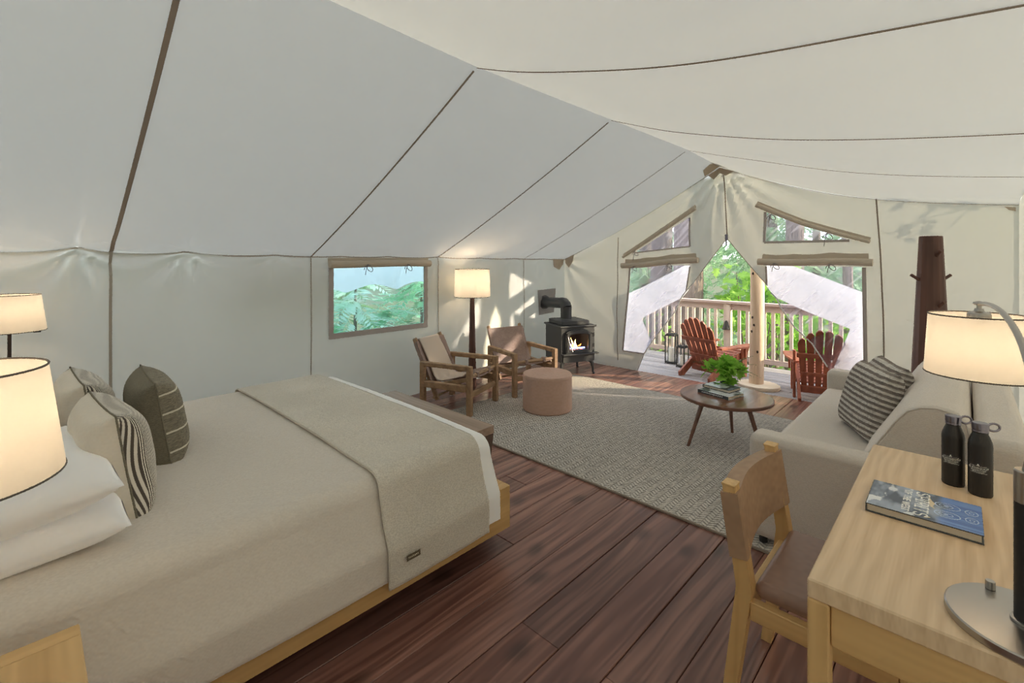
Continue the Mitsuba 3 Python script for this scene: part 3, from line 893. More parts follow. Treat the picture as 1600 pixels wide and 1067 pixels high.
def adirondack(label, M, posts_=False):
    """Local frame: the sitter faces +y."""
    t = thing('adirondack_chair', label, 'chair', 'red cedar deck chairs')

    def p(name, mesh, **kw):
        part(t, name, moved(mesh, M), RED, 30, **kw)
    for s in (-1, 1):
        # stringers run from the rear foot up to the seat front
        side = sg.Polygon([(-0.42, 0.0), (-0.34, 0.0), (-0.12, 0.155), (0.30, 0.255), (0.30, 0.335), (-0.12, 0.255), (-0.43, 0.055)])
        p('stringer', moved(slab(side, 0.028, 'yz'), place(s * 0.225 - 0.014, 0, 0)))
        p('leg', box(s * 0.262 - 0.014, s * 0.262 + 0.014, 0.20, 0.30, 0, 0.392, 0.004))
        if posts_:
            p('rear_leg', box(s * 0.262 - 0.014, s * 0.262 + 0.014, -0.20, -0.13, 0, 0.53, 0.004))
        arm = sg.Polygon([(s * 0.20, -0.20), (s * 0.20, 0.40), (s * 0.25, 0.43), (s * 0.33, 0.42), (s * 0.355, 0.36), (s * 0.34, 0.10), (s * 0.27, -0.22)])
        p('arm', moved(prism(arm, 0.022), place(0, 0, 0.394)))
        p('arm_bracket', moved(slab(sg.Polygon([(0.21, 0.385), (0.29, 0.385), (0.21, 0.24)]), 0.02, 'yz'), place(s * 0.292 - 0.01, 0.02, 0)))
    for k in range(7):                                      # seat slats
        y = -0.13 + k * 0.066
        z = 0.185 + (y + 0.12) * 0.30
        p('seat_slat', moved(box(-0.245, 0.245, -0.029, 0.029, -0.009, 0.009, 0.003), place(0, y, z, rx=15)))
    Mb = place(0, -0.13, 0.13, rx=24)
    for k in range(6):                                      # back slats, a rounded fan
        u = (k - 2.5) / 2.5
        x0 = u * 0.165
        h = 0.735 - 0.11 * u * u
        w = 0.036
        pts = [(-0.026, 0), (0.026, 0), (w, h - 0.02 - 0.045 * max(u, 0)), (w * 0.4, h + 0.004 - 0.02 * max(u, 0)), (-w * 0.4, h + 0.004 - 0.02 * max(-u, 0)), (-w, h - 0.02 - 0.045 * max(-u, 0))]
        sl = slab(sg.Polygon(pts), 0.018, 'xz')
        p('back_slat', moved(sl, Mb @ place(x0, 0, 0, ry=u * 4.2)))
    p('back_rail', moved(box(-0.25, 0.25, -0.05, -0.022, 0.40, 0.455, 0.004), Mb))
    p('back_rail', moved(box(-0.235, 0.235, -0.05, -0.022, -0.06, 0.03, 0.004), Mb))
    p('back_rail', moved(box(-0.20, 0.20, -0.046, -0.022, 0.17, 0.21, 0.004), Mb))
    p('front_apron', box(-0.245, 0.245, 0.30, 0.322, 0.245, 0.33, 0.004))
    return t


adirondack('red cedar deck chair beside the lanterns, left of the log post', place(-2.42, 6.42, -0.02, rz=-15))
adirondack('red cedar deck chair right of the log post, partly behind the sofa arm', place(-1.184, 6.274, -0.02, rz=16), True)


def lantern(label, x, y, w, h, rz):
    t = thing('candle_lantern', label, 'lantern', 'candle lanterns on the deck')
    M = place(x, y, -0.02, rz=rz)
    a = w / 2
    part(t, 'base', moved(box(-a, a, -a, a, 0.012, 0.03, 0.002), M), BLACKM)
    for sx in (-1, 1):
        for sy in (-1, 1):
            part(t, 'post', moved(box(sx * (a - 0.007) - 0.007, sx * (a - 0.007) + 0.007, sy * (a - 0.007) - 0.007, sy * (a - 0.007) + 0.007, 0.0, h - 0.03, 0.001), M), BLACKM)
    for k in range(4):
        part(t, 'pane', moved(tm([(-a + .01, a - .007, 0.03), (a - .01, a - .007, 0.03), (a - .01, a - .007, h - 0.06), (-a + .01, a - .007, h - 0.06)], [[0, 1, 2, 3]]), M @ place(rz=90 * k)), 'clear_glass', False)
        part(t, 'top_rail', moved(box(-a, a, a - 0.014, a, h - 0.045, h - 0.03, 0.001), M @ place(rz=90 * k)), BLACKM)
    part(t, 'roof', moved(box(-a * 0.8, a * 0.8, -a * 0.8, a * 0.8, h - 0.03, h - 0.012, 0.003), M), BLACKM)
    part(t, 'handle', moved(tube([(-a * .5, 0, h - 0.015), (-a * .45, 0, h + 0.01), (0, 0, h + 0.022), (a * .45, 0, h + 0.01), (a * .5, 0, h - 0.015)], 0.005, 8), M), BLACKM)
    c = thing('pillar_candle', 'white pillar candle inside the ' + ('taller' if h > 0.4 else 'shorter') + ' black lantern', 'candle', 'white candles in the lanterns')
    part(c, 'wax', moved(lathe([(0.0, 0.03), (a * 0.55, 0.03), (a * 0.55, h * 0.50), (a * 0.5, h * 0.515), (0.0, h * 0.505)], 24), M), 'candle_wax', 40)
    part(c, 'wick', moved(cyl((0, 0, h * 0.5), (0.002, 0, h * 0.54), 0.002, n=6), M), BLACKM)


lantern('taller black metal lantern with glass sides on the deck by the chair', -3.16, 6.72, 0.155, 0.455, 8)
lantern('shorter black metal lantern with glass sides on the deck by the chair', -2.93, 6.58, 0.13, 0.325, -6)


# ------------------------------------------------------------------ forest
def leaf_outline(kind):
    if kind == 'maple':
        half = [(0.0, -0.45), (0.10, -0.36), (0.42, -0.40), (0.30, -0.18), (0.52, 0.06), (0.24, 0.06), (0.30, 0.34), (0.12, 0.26), (0.0, 0.55)]
    else:
        half = [(0.0, -0.5), (0.22, -0.2), (0.26, 0.05), (0.14, 0.32), (0.0, 0.5)]
    r = np.array(half)
    l = np.stack([-r[1:-1, 0], r[1:-1, 1]], 1)[::-1]
    p = np.vstack([r, l])
    z = -0.12 * np.abs(p[:, 0])
    V = np.vstack([np.column_stack([p, z]), [[0, 0, 0.0]]])
    n = len(p)
    return V, np.array([[n, i, (i + 1) % n] for i in range(n)])


def scatter(V, F, pos, size, rnd, tilt=0.9):
    N = len(pos)
    q = rnd.normal(size=(N, 3, 3))
    z = q[:, 0] * tilt + np.array([0, 0, 1.0])
    z /= np.linalg.norm(z, axis=1, keepdims=True)
    x = np.cross(q[:, 1], z)
    x /= np.linalg.norm(x, axis=1, keepdims=True)
    y = np.cross(z, x)
    v = (V[None, :, 0:1] * x[:, None] + V[None, :, 1:2] * y[:, None] + V[None, :, 2:3] * z[:, None]) * np.broadcast_to(size, (N,))[:, None, None] + pos[:, None]
    f = F[None] + (np.arange(N) * len(V))[:, None, None]
    return trimesh.Trimesh(v.reshape(-1, 3), f.reshape(-1, 3), process=False)


def frond(n=9, L=1.0, w=0.34, droop=0.25, sub=True):
    """A flat feathery bough along +x that droops at the tip."""
    V, F = [], []
    c = lambda t: np.array([t * L, 0, -droop * t * t * L])
    for i in range(n):
        t0 = 0.08 + 0.9 * i / n
        l = w * (1 - 0.75 * t0) * (0.8 + 0.4 * ((i * 7) % 3) / 2)
        for s in (-1, 1):
            b = c(t0)
            d = np.array([0.62, s * 0.78, -0.22])
            side = np.array([0.78, -s * 0.62, 0]) * (0.16 if sub else 0.24)
            k = len(V)
            m = b + d * l * 0.5
            V += [b - np.array([0.02, 0, 0]), m - side * l, b + d * l, m + side * l]
            F += [[k, k + 1, k + 2], [k, k + 2, k + 3]]
    k = len(V)
    V += [c(0) + (0, -0.008, 0), c(0) + (0, 0.008, 0), c(1.0)]
    F += [[k, k + 1, k + 2]]
    return np.array(V), np.array(F)


def orient(V, F, pos, yaw, pitch, size, roll=None):
    N = len(pos)
    cy, sy, cp, sp = np.cos(yaw), np.sin(yaw), np.cos(pitch), np.sin(pitch)
    X = np.stack([cy * cp, sy * cp, sp], 1)
    Y = np.stack([-sy, cy, 0 * cy], 1)
    Z = np.cross(X, Y)
    if roll is not None:
        cr, sr = np.cos(roll)[:, None], np.sin(roll)[:, None]
        Y, Z = Y * cr + Z * sr, Z * cr - Y * sr
    v = (V[None, :, 0:1] * X[:, None] + V[None, :, 1:2] * Y[:, None] + V[None, :, 2:3] * Z[:, None]) * np.broadcast_to(size, (N,))[:, None, None] + pos[:, None]
    f = F[None] + (np.arange(N) * len(V))[:, None, None]
    return trimesh.Trimesh(v.reshape(-1, 3), f.reshape(-1, 3), process=False)


def trunk_mesh(x, y, z0, z1, r0, r1, lean=(0, 0), seed=0):
    g = grid(lambda u, v: np.stack([np.cos(-2 * PI * v), np.sin(-2 * PI * v), u], -1), 80, 65)
    p = g.vertices.copy()
    a = np.arctan2(p[:, 1], p[:, 0])
    z = z0 + (z1 - z0) * p[:, 2]
    R = (r0 + (r1 - r0) * p[:, 2]) * (1 + 0.5 * np.exp(-(z - z0) / 0.5) * 0.5)
    ridge_ = np.abs(np.sin(a * 13 + 2.5 * meshkit.noise(np.stack([np.cos(a) * 2, np.sin(a) * 2, z * 1.2], -1), seed)))
    R = R * (1 + 0.07 * ridge_ + 0.08 * (meshkit.fbm(np.stack([np.cos(a) * 3, np.sin(a) * 3, z * 3], -1), 3, seed) - 0.5))
    q = np.stack([x + lean[0] * (z - z0) + R * p[:, 0], y + lean[1] * (z - z0) + R * p[:, 1], z], 1)
    return tm(q, g.faces)


def conifer(label, x, y, r, boughs, zlo, zhi, reach, lean=(0, 0), seed=1, mat_=None, group=None, size=0.8, keep=None, top=14.0):
    t = thing('conifer', label, 'tree', group)
    part(t, 'trunk', trunk_mesh(x, y, -1.6, top, r, r * 0.45, lean, seed), BARK, True)
    if boughs:
        rnd = np.random.default_rng(seed)
        ang = rnd.uniform(0, 2 * PI, boughs)
        z = rnd.uniform(zlo, zhi, boughs)
        rad = r + reach * rnd.uniform(0.0, 1.0, boughs)
        pos = np.stack([x + lean[0] * (z + 1.6) + np.cos(ang) * rad, y + np.sin(ang) * rad, z - 0.18 * rad], 1)
        if keep is not None:
            k = keep(pos)
            pos, ang = pos[k], ang[k]
        V, F = frond()
        n = len(pos)
        part(t, 'boughs', orient(V, F, pos, ang + rnd.normal(0, 0.5, n), rnd.normal(-0.35, 0.22, n), size * rnd.uniform(0.6, 1.25, n), rnd.normal(0, 0.35, n)), mat_ or CEDAR, True, kind='stuff')
    return t


def bush(name, label, cx, cy, cz, rx, ry, rz, n, kind, size, mat_, seed, group=None, cat='bush'):
    t = thing(name, label, cat, group)
    rnd = np.random.default_rng(seed)
    d = rnd.normal(size=(n, 3))
    d /= np.linalg.norm(d, axis=1, keepdims=True)
    rad = rnd.uniform(0.35, 1.0, n) ** 0.6
    clump = 0.65 + 0.7 * meshkit.noise(d * 2.6 + seed, seed)
    pos = np.array([cx, cy, cz]) + d * (rad * clump)[:, None] * np.array([rx, ry, rz])
    V, F = leaf_outline(kind)
    part(t, 'leaves', scatter(V, F, pos, size * rnd.uniform(0.6, 1.3, n), rnd), mat_, False, kind='stuff')
    stems = []
    base = np.array([cx, cy, -1.35])
    for k in range(7):
        e = np.array([cx, cy, cz]) + rnd.normal(size=3) * 0.45 * np.array([rx, ry, rz])
        m = (base + e) / 2 + rnd.normal(size=3) * 0.1
        stems.append(tube([base + rnd.normal(size=3) * [0.06, 0.06, 0], m, e], [0.022, 0.015, 0.006], 6))
    part(t, 'stems', join(stems), BARK, True)
    return t


keepfar = lambda p: p[:, 1] > 7.6
conifer('massive rough barked trunk right behind the railing, left of the doorway centre', -3.72, 8.60, 0.275, 0, 0, 0, 0, seed=3)
conifer('dark trunk seen through the left door window', -5.25, 10.5, 0.26, 40, 3.0, 5.5, 2.0, (0.02, 0), seed=5, keep=keepfar)
conifer('thick dark trunk seen through the right triangular window', -2.20, 9.6, 0.155, 24, 3.0, 4.6, 1.6, seed=6, keep=keepfar)
conifer('slender dark trunk in the middle of the right triangular window', -2.18, 11.2, 0.075, 20, 3.2, 5.0, 1.2, seed=7, keep=keepfar)
conifer('narrow trunk seen in the upper right corner of the right door window', -1.36, 9.6, 0.075, 24, 2.8, 4.2, 1.1, (-0.02, 0), seed=8, keep=keepfar)
conifer('cedar with drooping pale green boughs filling the top of the doorway', -3.05, 11.3, 0.14, 520, 0.7, 2.9, 1.6, seed=9, keep=keepfar, size=0.55)
conifer('distant cedar behind the left part of the railing', -6.6, 12.4, 0.2, 130, -0.5, 3.2, 1.8, seed=10, keep=keepfar, size=0.9)
conifer('distant cedar behind the right part of the railing', -0.4, 12.6, 0.18, 110, -0.5, 2.6, 1.7, seed=12, keep=keepfar, size=0.9)
bush('maple_bush', 'bright green leafy maple behind the railing and the log post', -2.45, 8.9, 0.75, 0.95, 0.75, 0.75, 480, 'maple', 0.16, LEAF, 21)
bush('maple_bush', 'leafy shrub low behind the balusters right of the log post', -1.5, 8.5, 0.15, 0.75, 0.6, 0.75, 280, 'maple', 0.14, LEAF, 22)
bush('salal_bush', 'low shrub behind the balusters under the big trunk', -3.2, 9.4, -0.25, 1.0, 0.7, 0.7, 260, 'oval', 0.13, LEAF, 23)
bush('salal_bush', 'low shrub behind the railing at the left door panel', -4.9, 8.9, -0.3, 1.1, 0.7, 0.75, 260, 'oval', 0.13, LEAF, 24)
bush('maple_bush', 'leafy shrub behind the railing at the right door panel', -0.4, 9.6, 0.1, 1.0, 0.8, 0.9, 280, 'maple', 0.15, LEAF, 25)
bush('distant_tree', 'pale distant tree crown behind the middle of the railing', -4.2, 16.0, 0.6, 2.6, 1.2, 2.0, 520, 'oval', 0.42, CEDAR, 61, cat='tree')
bush('distant_tree', 'pale distant tree crown behind the right door panel', -0.3, 17.0, 0.4, 2.6, 1.2, 1.9, 480, 'oval', 0.42, CEDAR, 62, cat='tree')
bush('distant_tree', 'pale distant tree crown behind the left door panel', -9.0, 16.5, 0.2, 2.8, 1.2, 1.9, 480, 'oval', 0.42, CEDAR, 63, cat='tree')
# boughs beside the tent that throw their shadow on the front wall
br = thing('maple_branch', 'leafy branch outside the tent whose shadow falls on the front wall by the coat stand', 'branch')
rnd = np.random.default_rng(31)
main = np.array([(1.1, 6.25, 2.25), (0.6, 6.2, 2.20), (0.25, 6.16, 2.10), (-0.02, 6.12, 1.98)])
part(br, 'twig', join([tube(main, [0.008, 0.006, 0.005, 0.003], 6), tube([main[1], (0.42, 6.25, 2.28), (0.2, 6.25, 2.32)], [0.005, 0.004, 0.002], 6), tube([main[1], (0.35, 6.15, 1.96), (0.2, 6.12, 1.90)], [0.005, 0.004, 0.002], 6)]), BARK, True)
V, F = leaf_outline('maple')
cen = np.vstack([np.repeat(main[1:], 7, 0), np.tile((0.2, 6.25, 2.32), (7, 1)), np.tile((0.2, 6.12, 1.90), (6, 1))])
part(br, 'leaves', scatter(V, F, cen + rnd.normal(size=cen.shape) * (0.07, 0.03, 0.06), 0.085 * rnd.uniform(0.6, 1.2, len(cen)), rnd, 2.0), LEAF, False, kind='stuff')

# greenery outside the side window
rnd = np.random.default_rng(41)
for k, (x, y, z, n, m_, lab) in enumerate([(-6.6, 2.4, 0.3, 150, FERN, 'young hemlock with flat green boughs, left in the side window'), (-6.9, 3.6, 0.3, 160, FERNB, 'pale young hemlock in the middle of the side window'),
                                           (-6.4, 4.5, 0.3, 130, FERN, 'young hemlock with flat green boughs, right in the side window'), (-8.6, 4.2, 1.0, 220, CEDAR, 'taller dark conifer behind the saplings in the side window'),
                                           (-8.4, 6.2, 1.0, 200, CEDAR, 'taller dark conifer at the right edge of the side window')]):
    t = thing('hemlock_sapling', lab, 'tree')
    H = z + 1.5
    ang = rnd.uniform(0, 2 * PI, n)
    zz_ = rnd.uniform(-0.6, H, n)
    rad = 0.85 * (1 - (zz_ + 0.6) / (H + 1.2)) * rnd.uniform(0.2, 1.0, n)
    pos = np.stack([x + np.cos(ang) * rad, y + np.sin(ang) * rad, zz_], 1)
    V, F = frond(8, 1.0, 0.45, 0.3)
    ok = pos[:, 0] < -5.35
    pos, ang = pos[ok], ang[ok]
    sz = rnd.uniform(0.35, 0.7, len(pos))
    part(t, 'boughs', orient(V, F, pos, ang, rnd.normal(-0.05, 0.15, len(pos)), sz, rnd.normal(0, 0.2, len(pos))), m_, True, kind='stuff')
    part(t, 'trunk', tube([(x, y, -1.5), (x + 0.02, y, 0.3), (x, y + 0.03, H + 0.2)], [0.035, 0.028, 0.008], 8), BARK, True)
conifer('dark trunk standing outside the side window', -8.0, 3.55, 0.12, 0, 0, 0, 0, seed=14)
conifer('bluish trunk behind the saplings left in the side window', -9.2, 2.9, 0.15, 0, 0, 0, 0, seed=15)
# the outer fly over the side wall
fy = np.linspace(YB, YF, 120)


def fly_fn(u, v):
    y = 1.2 + 3.6 * v
    s = np.abs(np.sin((y - 2.47) / 0.62 * PI / 1.0))
    low = 1.16 + 0.075 * s ** 1.3 + 0.02 * (y - 2.3)
    return np.stack([-4.66 - 0.24 * u + 0.02 * np.sin(y * 17) * u, y, 1.62 + (low - 1.62) * u], -1)


struct('outer_fly', grid(fly_fn, 14, 90), FLAPCL, 'white scalloped edge of the outer canvas fly hanging outside the side window', True)

# ------------------------------------------------------------------ bed
BX0, BX1, BY0, BY1 = -3.86, -1.741, -0.45, 1.794
bed = thing('bed', 'large oak platform bed with a wide ledge on a recessed dark plinth', 'bed')
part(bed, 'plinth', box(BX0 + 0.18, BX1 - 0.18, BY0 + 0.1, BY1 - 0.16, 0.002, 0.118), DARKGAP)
part(bed, 'side_rail', box(BX1 - 0.05, BX1, BY0, BY1 - 0.0, 0.116, 0.338, 0.003), OAK)
part(bed, 'side_rail', box(BX0, BX0 + 0.05, BY0, BY1, 0.116, 0.338, 0.003), OAK)
part(bed, 'foot_rail', box(BX0 + 0.051, BX1 - 0.051, BY1 - 0.05, BY1, 0.116, 0.338, 0.003), OAKX)
part(bed, 'platform', box(BX0 + 0.051, BX1 - 0.051, BY0, BY1 - 0.051, 0.16, 0.337, 0.003), OAKX)
part(bed, 'headboard', box(BX0, BX1, BY0 - 0.06, BY0 - 0.001, 0.116, 1.0, 0.006), OAKX)
MX0, MX1 = -3.70, -1.80
part(bed, 'mattress', rbox(MX0 + 0.03, MX1 - 0.03, -0.40, 1.66, 0.34, 0.59, 0.05), WHITE, 40)


def drape_profile(off, hang_l=0.22, hang_r=0.20):
    """Across the bed (x, z): left hem, over the top, right hem."""
    r = 0.085
    top = 0.60 + off
    xr, xl = MX1 + 0.0 + off, MX0 - off
    pts = [(xl - 0.055, hang_l)]
    pts += [(xl - 0.03, 0.40)]
    for a in np.linspace(180, 90, 9):
        pts.append((xl + r + r * math.cos(math.radians(a)), top - r + r * math.sin(math.radians(a))))
    for k in np.linspace(0, 1, 12)[1:-1]:
        pts.append((xl + r + (xr - xl - 2 * r) * k, top + 0.012 * math.sin(k * PI)))
    for a in np.linspace(90, 0, 9):
        pts.append((xr - r + r * math.cos(math.radians(a)), top - r + r * math.sin(math.radians(a))))
    pts += [(xr + 0.035, 0.42), (xr + 0.062 + 0.01, 0.335), (xr + 0.075, hang_r)]
    p = np.array(pts)
    d = np.concatenate([[0], np.cumsum(np.linalg.norm(np.diff(p, axis=0), axis=1))])
    return p, d / d[-1]


def drape(off, y0, y1, nu=140, nv=60, th=0.006, wob=0.006, seed=0, hang_r=0.20):
    p, d = drape_profile(off, hang_r=hang_r)

    def fn(u, v):
        x, z = np.interp(u, d, p[:, 0]), np.interp(u, d, p[:, 1])
        y = y0 + (y1 - y0) * v
        low = np.clip((0.55 - z) / 0.3, 0, 1)
        n1 = meshkit.fbm(np.stack([x * 3, y * 3, z * 3], -1), 3, seed) - 0.5
        n2 = meshkit.noise(np.stack([y * 7, 0 * y, z * 1.2], -1), seed + 4) - 0.5
        sgn = np.where(u > 0.5, 1, -1)
        return np.stack([x + sgn * low * n2 * wob * 2.4, y + 0.0 * x, z + (1 - low) * n1 * wob * 1.6], -1)
    return solid_sheet(fn, nu, nv, th)


def foot_drop(off, y, th=0.01):
    p, d = drape_profile(off)
    poly = sg.Polygon([(x, z) for x, z in p])
    return slab(poly, th, 'xz', y)


dv = thing('duvet', 'white duvet showing as a strip along the foot edge of the bed', 'duvet')
part(dv, 'cover', join([drape(0.0, -0.38, 1.695, 120, 40, 0.008, 0.004, 2, hang_r=0.205), foot_drop(0.0, 1.705, 0.012)]), WHITE, 40)
cv = thing('coverlet', 'plain oatmeal coverlet spread over the bed and down its side', 'blanket')
part(cv, 'cloth', drape(0.012, -0.36, 1.57, 160, 110, 0.008, 0.006, 5, hang_r=0.205), COVER, True)
tw = thing('throw_blanket', 'speckled beige wool throw laid across the foot of the bed', 'blanket')
part(tw, 'cloth', drape(0.030, 1.035, 1.60, 160, 60, 0.010, 0.006, 8, hang_r=0.185), THROW, True)
HEMB = mat('throw_hem', speckle((0.56, 0.51, 0.44), (0.64, 0.59, 0.52), 240), 0.95)
p_, d_ = drape_profile(0.0365)
k_ = int(np.argmin(np.abs(p_[:, 1] - 0.42) + (p_[:, 0] < -2.5)))
zz = np.linspace(0.192, 0.30, 6)
TAGM = mat('label_brown', (0.10, 0.075, 0.045), 0.8)
xr_at = lambda z: float(np.interp(-z, -p_[-4:, 1], p_[-4:, 0]))
tagM = place(xr_at(0.295) + 0.012, 1.11, 0.275, rz=90, rx=0) @ place(rx=83)
part(tw, 'label', moved(box(0, 0.068, 0, 0.022, 0, 0.0025, 0.0008), tagM), TAGM)
part(tw, 'label_lettering', moved(join([box(0.008 + 0.0075 * i, 0.013 + 0.0075 * i, 0.008, 0.0145, 0.0024, 0.0030, 0.0002) for i in range(7)]), tagM), mat('label_thread', (0.45, 0.40, 0.30), 0.8))

# pillows
PW = mat('pillow_cotton', (0.87, 0.87, 0.88), 0.9)
HI = 'white pillows stacked at the head of the bed'
for lab, x, y, z, w, h, t, rz, tilt, sd in (
        ('lower white pillow of the stack nearest the lit bedside lamp', -2.31, 0.0, 0.675, 0.78, 0.52, 0.17, -3, 4, 1),
        ('upper white pillow of the stack nearest the lit bedside lamp', -2.30, -0.03, 0.79, 0.78, 0.52, 0.17, -1, 8, 2),
        ('lower white pillow of the stack farther from the near lamp', -3.20, -0.02, 0.675, 0.76, 0.52, 0.17, 2, 4, 3),
        ('upper white pillow of the stack farther from the near lamp', -3.20, -0.05, 0.79, 0.76, 0.52, 0.17, 2, 8, 4)):
    t_ = thing('pillow', lab, 'pillow', HI)
    part(t_, 'case', moved(cushion(w, h, t, 34, 0.05, sd, puff=0.6), place(x, y, z, rz=rz, rx=90 + tilt)), PW, True)
t_ = thing('euro_pillow', 'square cream pillow standing against the headboard at the far side', 'pillow')
part(t_, 'case', moved(cushion(0.62, 0.55, 0.2, 30, 0.05, 6), place(-2.95, -0.16, 1.00, rx=20)), LINEN, True)


def face_uv(m):
    return np.stack([m.vertices[:, 0], m.vertices[:, 2]], 1)


def throw_cushion(label, M, front, back, w=0.48, h=0.46, t=0.19, seed=1, group=None, uv_both=False, pinch=0.06):
    k = thing('cushion', label, 'cushion', group)
    f, b = cushion(w, h, t, 34, pinch, seed, 1), cushion(w, h, t, 34, pinch, seed, -1)
    scene[k + '__front_panel'] = mikit.ply(moved(f, M), front, True, uv=face_uv(f))
    scene[k + '__back_panel'] = mikit.ply(moved(b, M), back, True, uv=face_uv(b))
    e = []
    for a, b2 in (((-1, -1), (1, -1)), ((1, -1), (1, 1)), ((1, 1), (-1, 1)), ((-1, 1), (-1, -1))):
        for q in np.linspace(0, 1, 14)[:-1]:
            u, v = a[0] + (b2[0] - a[0]) * q, a[1] + (b2[1] - a[1]) * q
            e.append((w / 2 * u * (1 - pinch * (1 - v * v) * u * u), 0, h / 2 * v * (1 - pinch * (1 - u * u) * v * v)))
    e.append(e[0])
    part(k, 'piping', moved(tube(e, 0.0035, 6, False), M), OLIVEB, True)
    return k


SG = 'striped cushions on the bed'
throw_cushion('cream cushion with a dark striped front, nearer of the striped pair on the bed', place(-2.35, 0.235, 0.79, rz=4, rx=9), STRIPE, LINEN, 0.50, 0.42, 0.21, 3, SG)
throw_cushion('cream cushion with a dark striped front, half hidden by the nearer striped one', place(-2.92, 0.20, 0.80, rz=2, rx=9), STRIPE, LINEN, 0.50, 0.42, 0.21, 4, SG)
throw_cushion('dark olive woven cushion with thin white lines in front of the striped cushions', place(-2.80, 0.44, 0.79, rz=-2, rx=9), OLIVE, OLIVEB, 0.52, 0.41, 0.21, 5)

# bench at the foot of the bed
bn = thing('bench', 'brown wooden bench with dark slanted ends at the foot of the bed', 'bench')
part(bn, 'top', box(-3.40, -2.22, 1.87, 2.137, 0.395, 0.45, 0.004), BENCHW)
for s, x in ((1, -2.22), (-1, -3.40)):
    side = sg.Polygon([(x, 0.394), (x - s * 0.05, 0.394), (x - s * 0.11, 0.002), (x - s * 0.06, 0.002)])
    part(bn, 'end_panel', slab(side, 0.255, 'xz', 2.131), BENCHD)
part(bn, 'rail', box(-3.32, -2.30, 1.99, 2.015, 0.28, 0.394, 0.003), BENCHD)

# bedside tables and lamps
for lab, x0, x1, y0, y1 in (('oak bedside table beside the near bedside lamp', -1.645, -1.20, -0.40, 0.10), ('oak bedside table on the far side of the bed under the far lamp', -4.42, -3.92, -0.42, 0.06)):
    t = thing('bedside_table', lab, 'table', 'oak bedside tables')
    part(t, 'top', box(x0, x1, y0, y1, 0.565, 0.60, 0.003), OAKX)
    part(t, 'edge_band', box(x0 + 0.002, x0 + 0.05, y0 + 0.002, y1 - 0.002, 0.6002, 0.6006, 0.0001), OAK)
    for a in (x0, x1 - 0.03):
        part(t, 'side_panel', box(a, a + 0.03, y0, y1, 0.002, 0.564, 0.003), OAKZ)
    part(t, 'back_panel', box(x0 + 0.031, x1 - 0.031, y0, y0 + 0.02, 0.05, 0.564, 0.002), OAKX)
    part(t, 'shelf', box(x0 + 0.031, x1 - 0.031, y0 + 0.021, y1 - 0.01, 0.25, 0.275, 0.002), OAKX)
    d = part(t, 'drawer', box(x0 + 0.034, x1 - 0.034, y0 + 0.021, y1 - 0.004, 0.40, 0.56, 0.003), OAKX)
    part(d, 'knob', moved(lathe([(0, 0), (0.008, 0), (0.008, 0.012), (0.013, 0.018), (0.013, 0.026), (0, 0.028)], 14), place((x0 + x1) / 2, y1 - 0.004, 0.48, rx=-90)), DARKM)


def shade(owner, x, y, z0, z1, r0, r1, watts, bulb_z=None, warm=(1.0, 0.78, 0.54)):
    g = lathe([(r0, z0), (r1, z1)], 64)
    part(owner, 'lamp_shade', moved(g, place(x, y, 0)), SHADE, True)
    for r, z in ((r0, z0), (r1, z1)):
        a = np.linspace(0, 2 * PI, 49)
        part(owner, 'shade_rim', tube(np.stack([x + r * np.cos(a), y + r * np.sin(a), z + 0 * a], 1), 0.0022, 6, False), SHADEIN)
    bz = bulb_z or (z0 + z1) / 2
    b = trimesh.creation.icosphere(2, 0.03)
    b.apply_translation([x, y, bz])
    key = part(owner, 'bulb', b, None, True)
    scene[key]['emitter'] = {'type': 'area', 'radiance': rgb(np.array(warm) * watts)}
    scene[key]['bsdf'] = {'type': 'diffuse', 'reflectance': rgb((0.9, 0.9, 0.9))}
    return key


for lab, x, y, sw in (('bedside lamp with a dark stem and drum shade, nearest the camera by the bed', -1.42, -0.10, 1), ('bedside lamp with a dark stem and drum shade on the far side of the bed', -4.19, -0.06, 1)):
    t = thing('bedside_lamp', lab, 'lamp', 'bedside lamps')
    zb = 0.6006
    part(t, 'base', box(x - 0.07, x + 0.07, y - 0.07, y + 0.07, zb, zb + 0.02, 0.003), DARKM)
    part(t, 'pole', cyl((x, y, zb + 0.02), (x, y, 1.17), 0.009, n=16), LAMPPOLE)
    part(t, 'switch_bar', join([box(x - 0.006, x + 0.006, y, y + 0.135, 1.085, 1.093, 0.002), box(x - 0.014, x + 0.014, y + 0.10, y + 0.136, 1.078, 1.10, 0.003)]), BLACKM)
    part(t, 'socket', cyl((x, y, 1.15), (x, y, 1.19), 0.016, n=16), BLACKM)
    shade(t, x, y, 1.098, 1.318, 0.165, 0.138, 2.6, 1.225)

# floor lamp
FX, FY = -4.22, 3.70
t = thing('floor_lamp', 'floor lamp with a tapered dark wooden post and cream drum shade between the armchairs', 'lamp')
part(t, 'base', moved(lathe([(0, 0.002), (0.15, 0.002), (0.15, 0.018), (0.14, 0.024), (0, 0.024)], 36), place(FX, FY, 0)), DARKWOOD, 40)
part(t, 'post', moved(lathe([(0, 0.025), (0.050, 0.025), (0.026, 1.10), (0, 1.10)], 24), place(FX, FY, 0)), DARKWOOD, 40)
part(t, 'socket', cyl((FX, FY, 1.10), (FX, FY, 1.20), 0.012, n=14), DARKM)
part(t, 'chain', join([cyl((FX + 0.12, FY - 0.10, 1.09), (FX + 0.12, FY - 0.10, 1.05), 0.002, n=6), trimesh.creation.icosphere(1, 0.006).apply_translation((FX + 0.12, FY - 0.10, 1.048))]), DARKM)
shade(t, FX, FY, 1.09, 1.415, 0.215, 0.205, 6.5, 1.27)


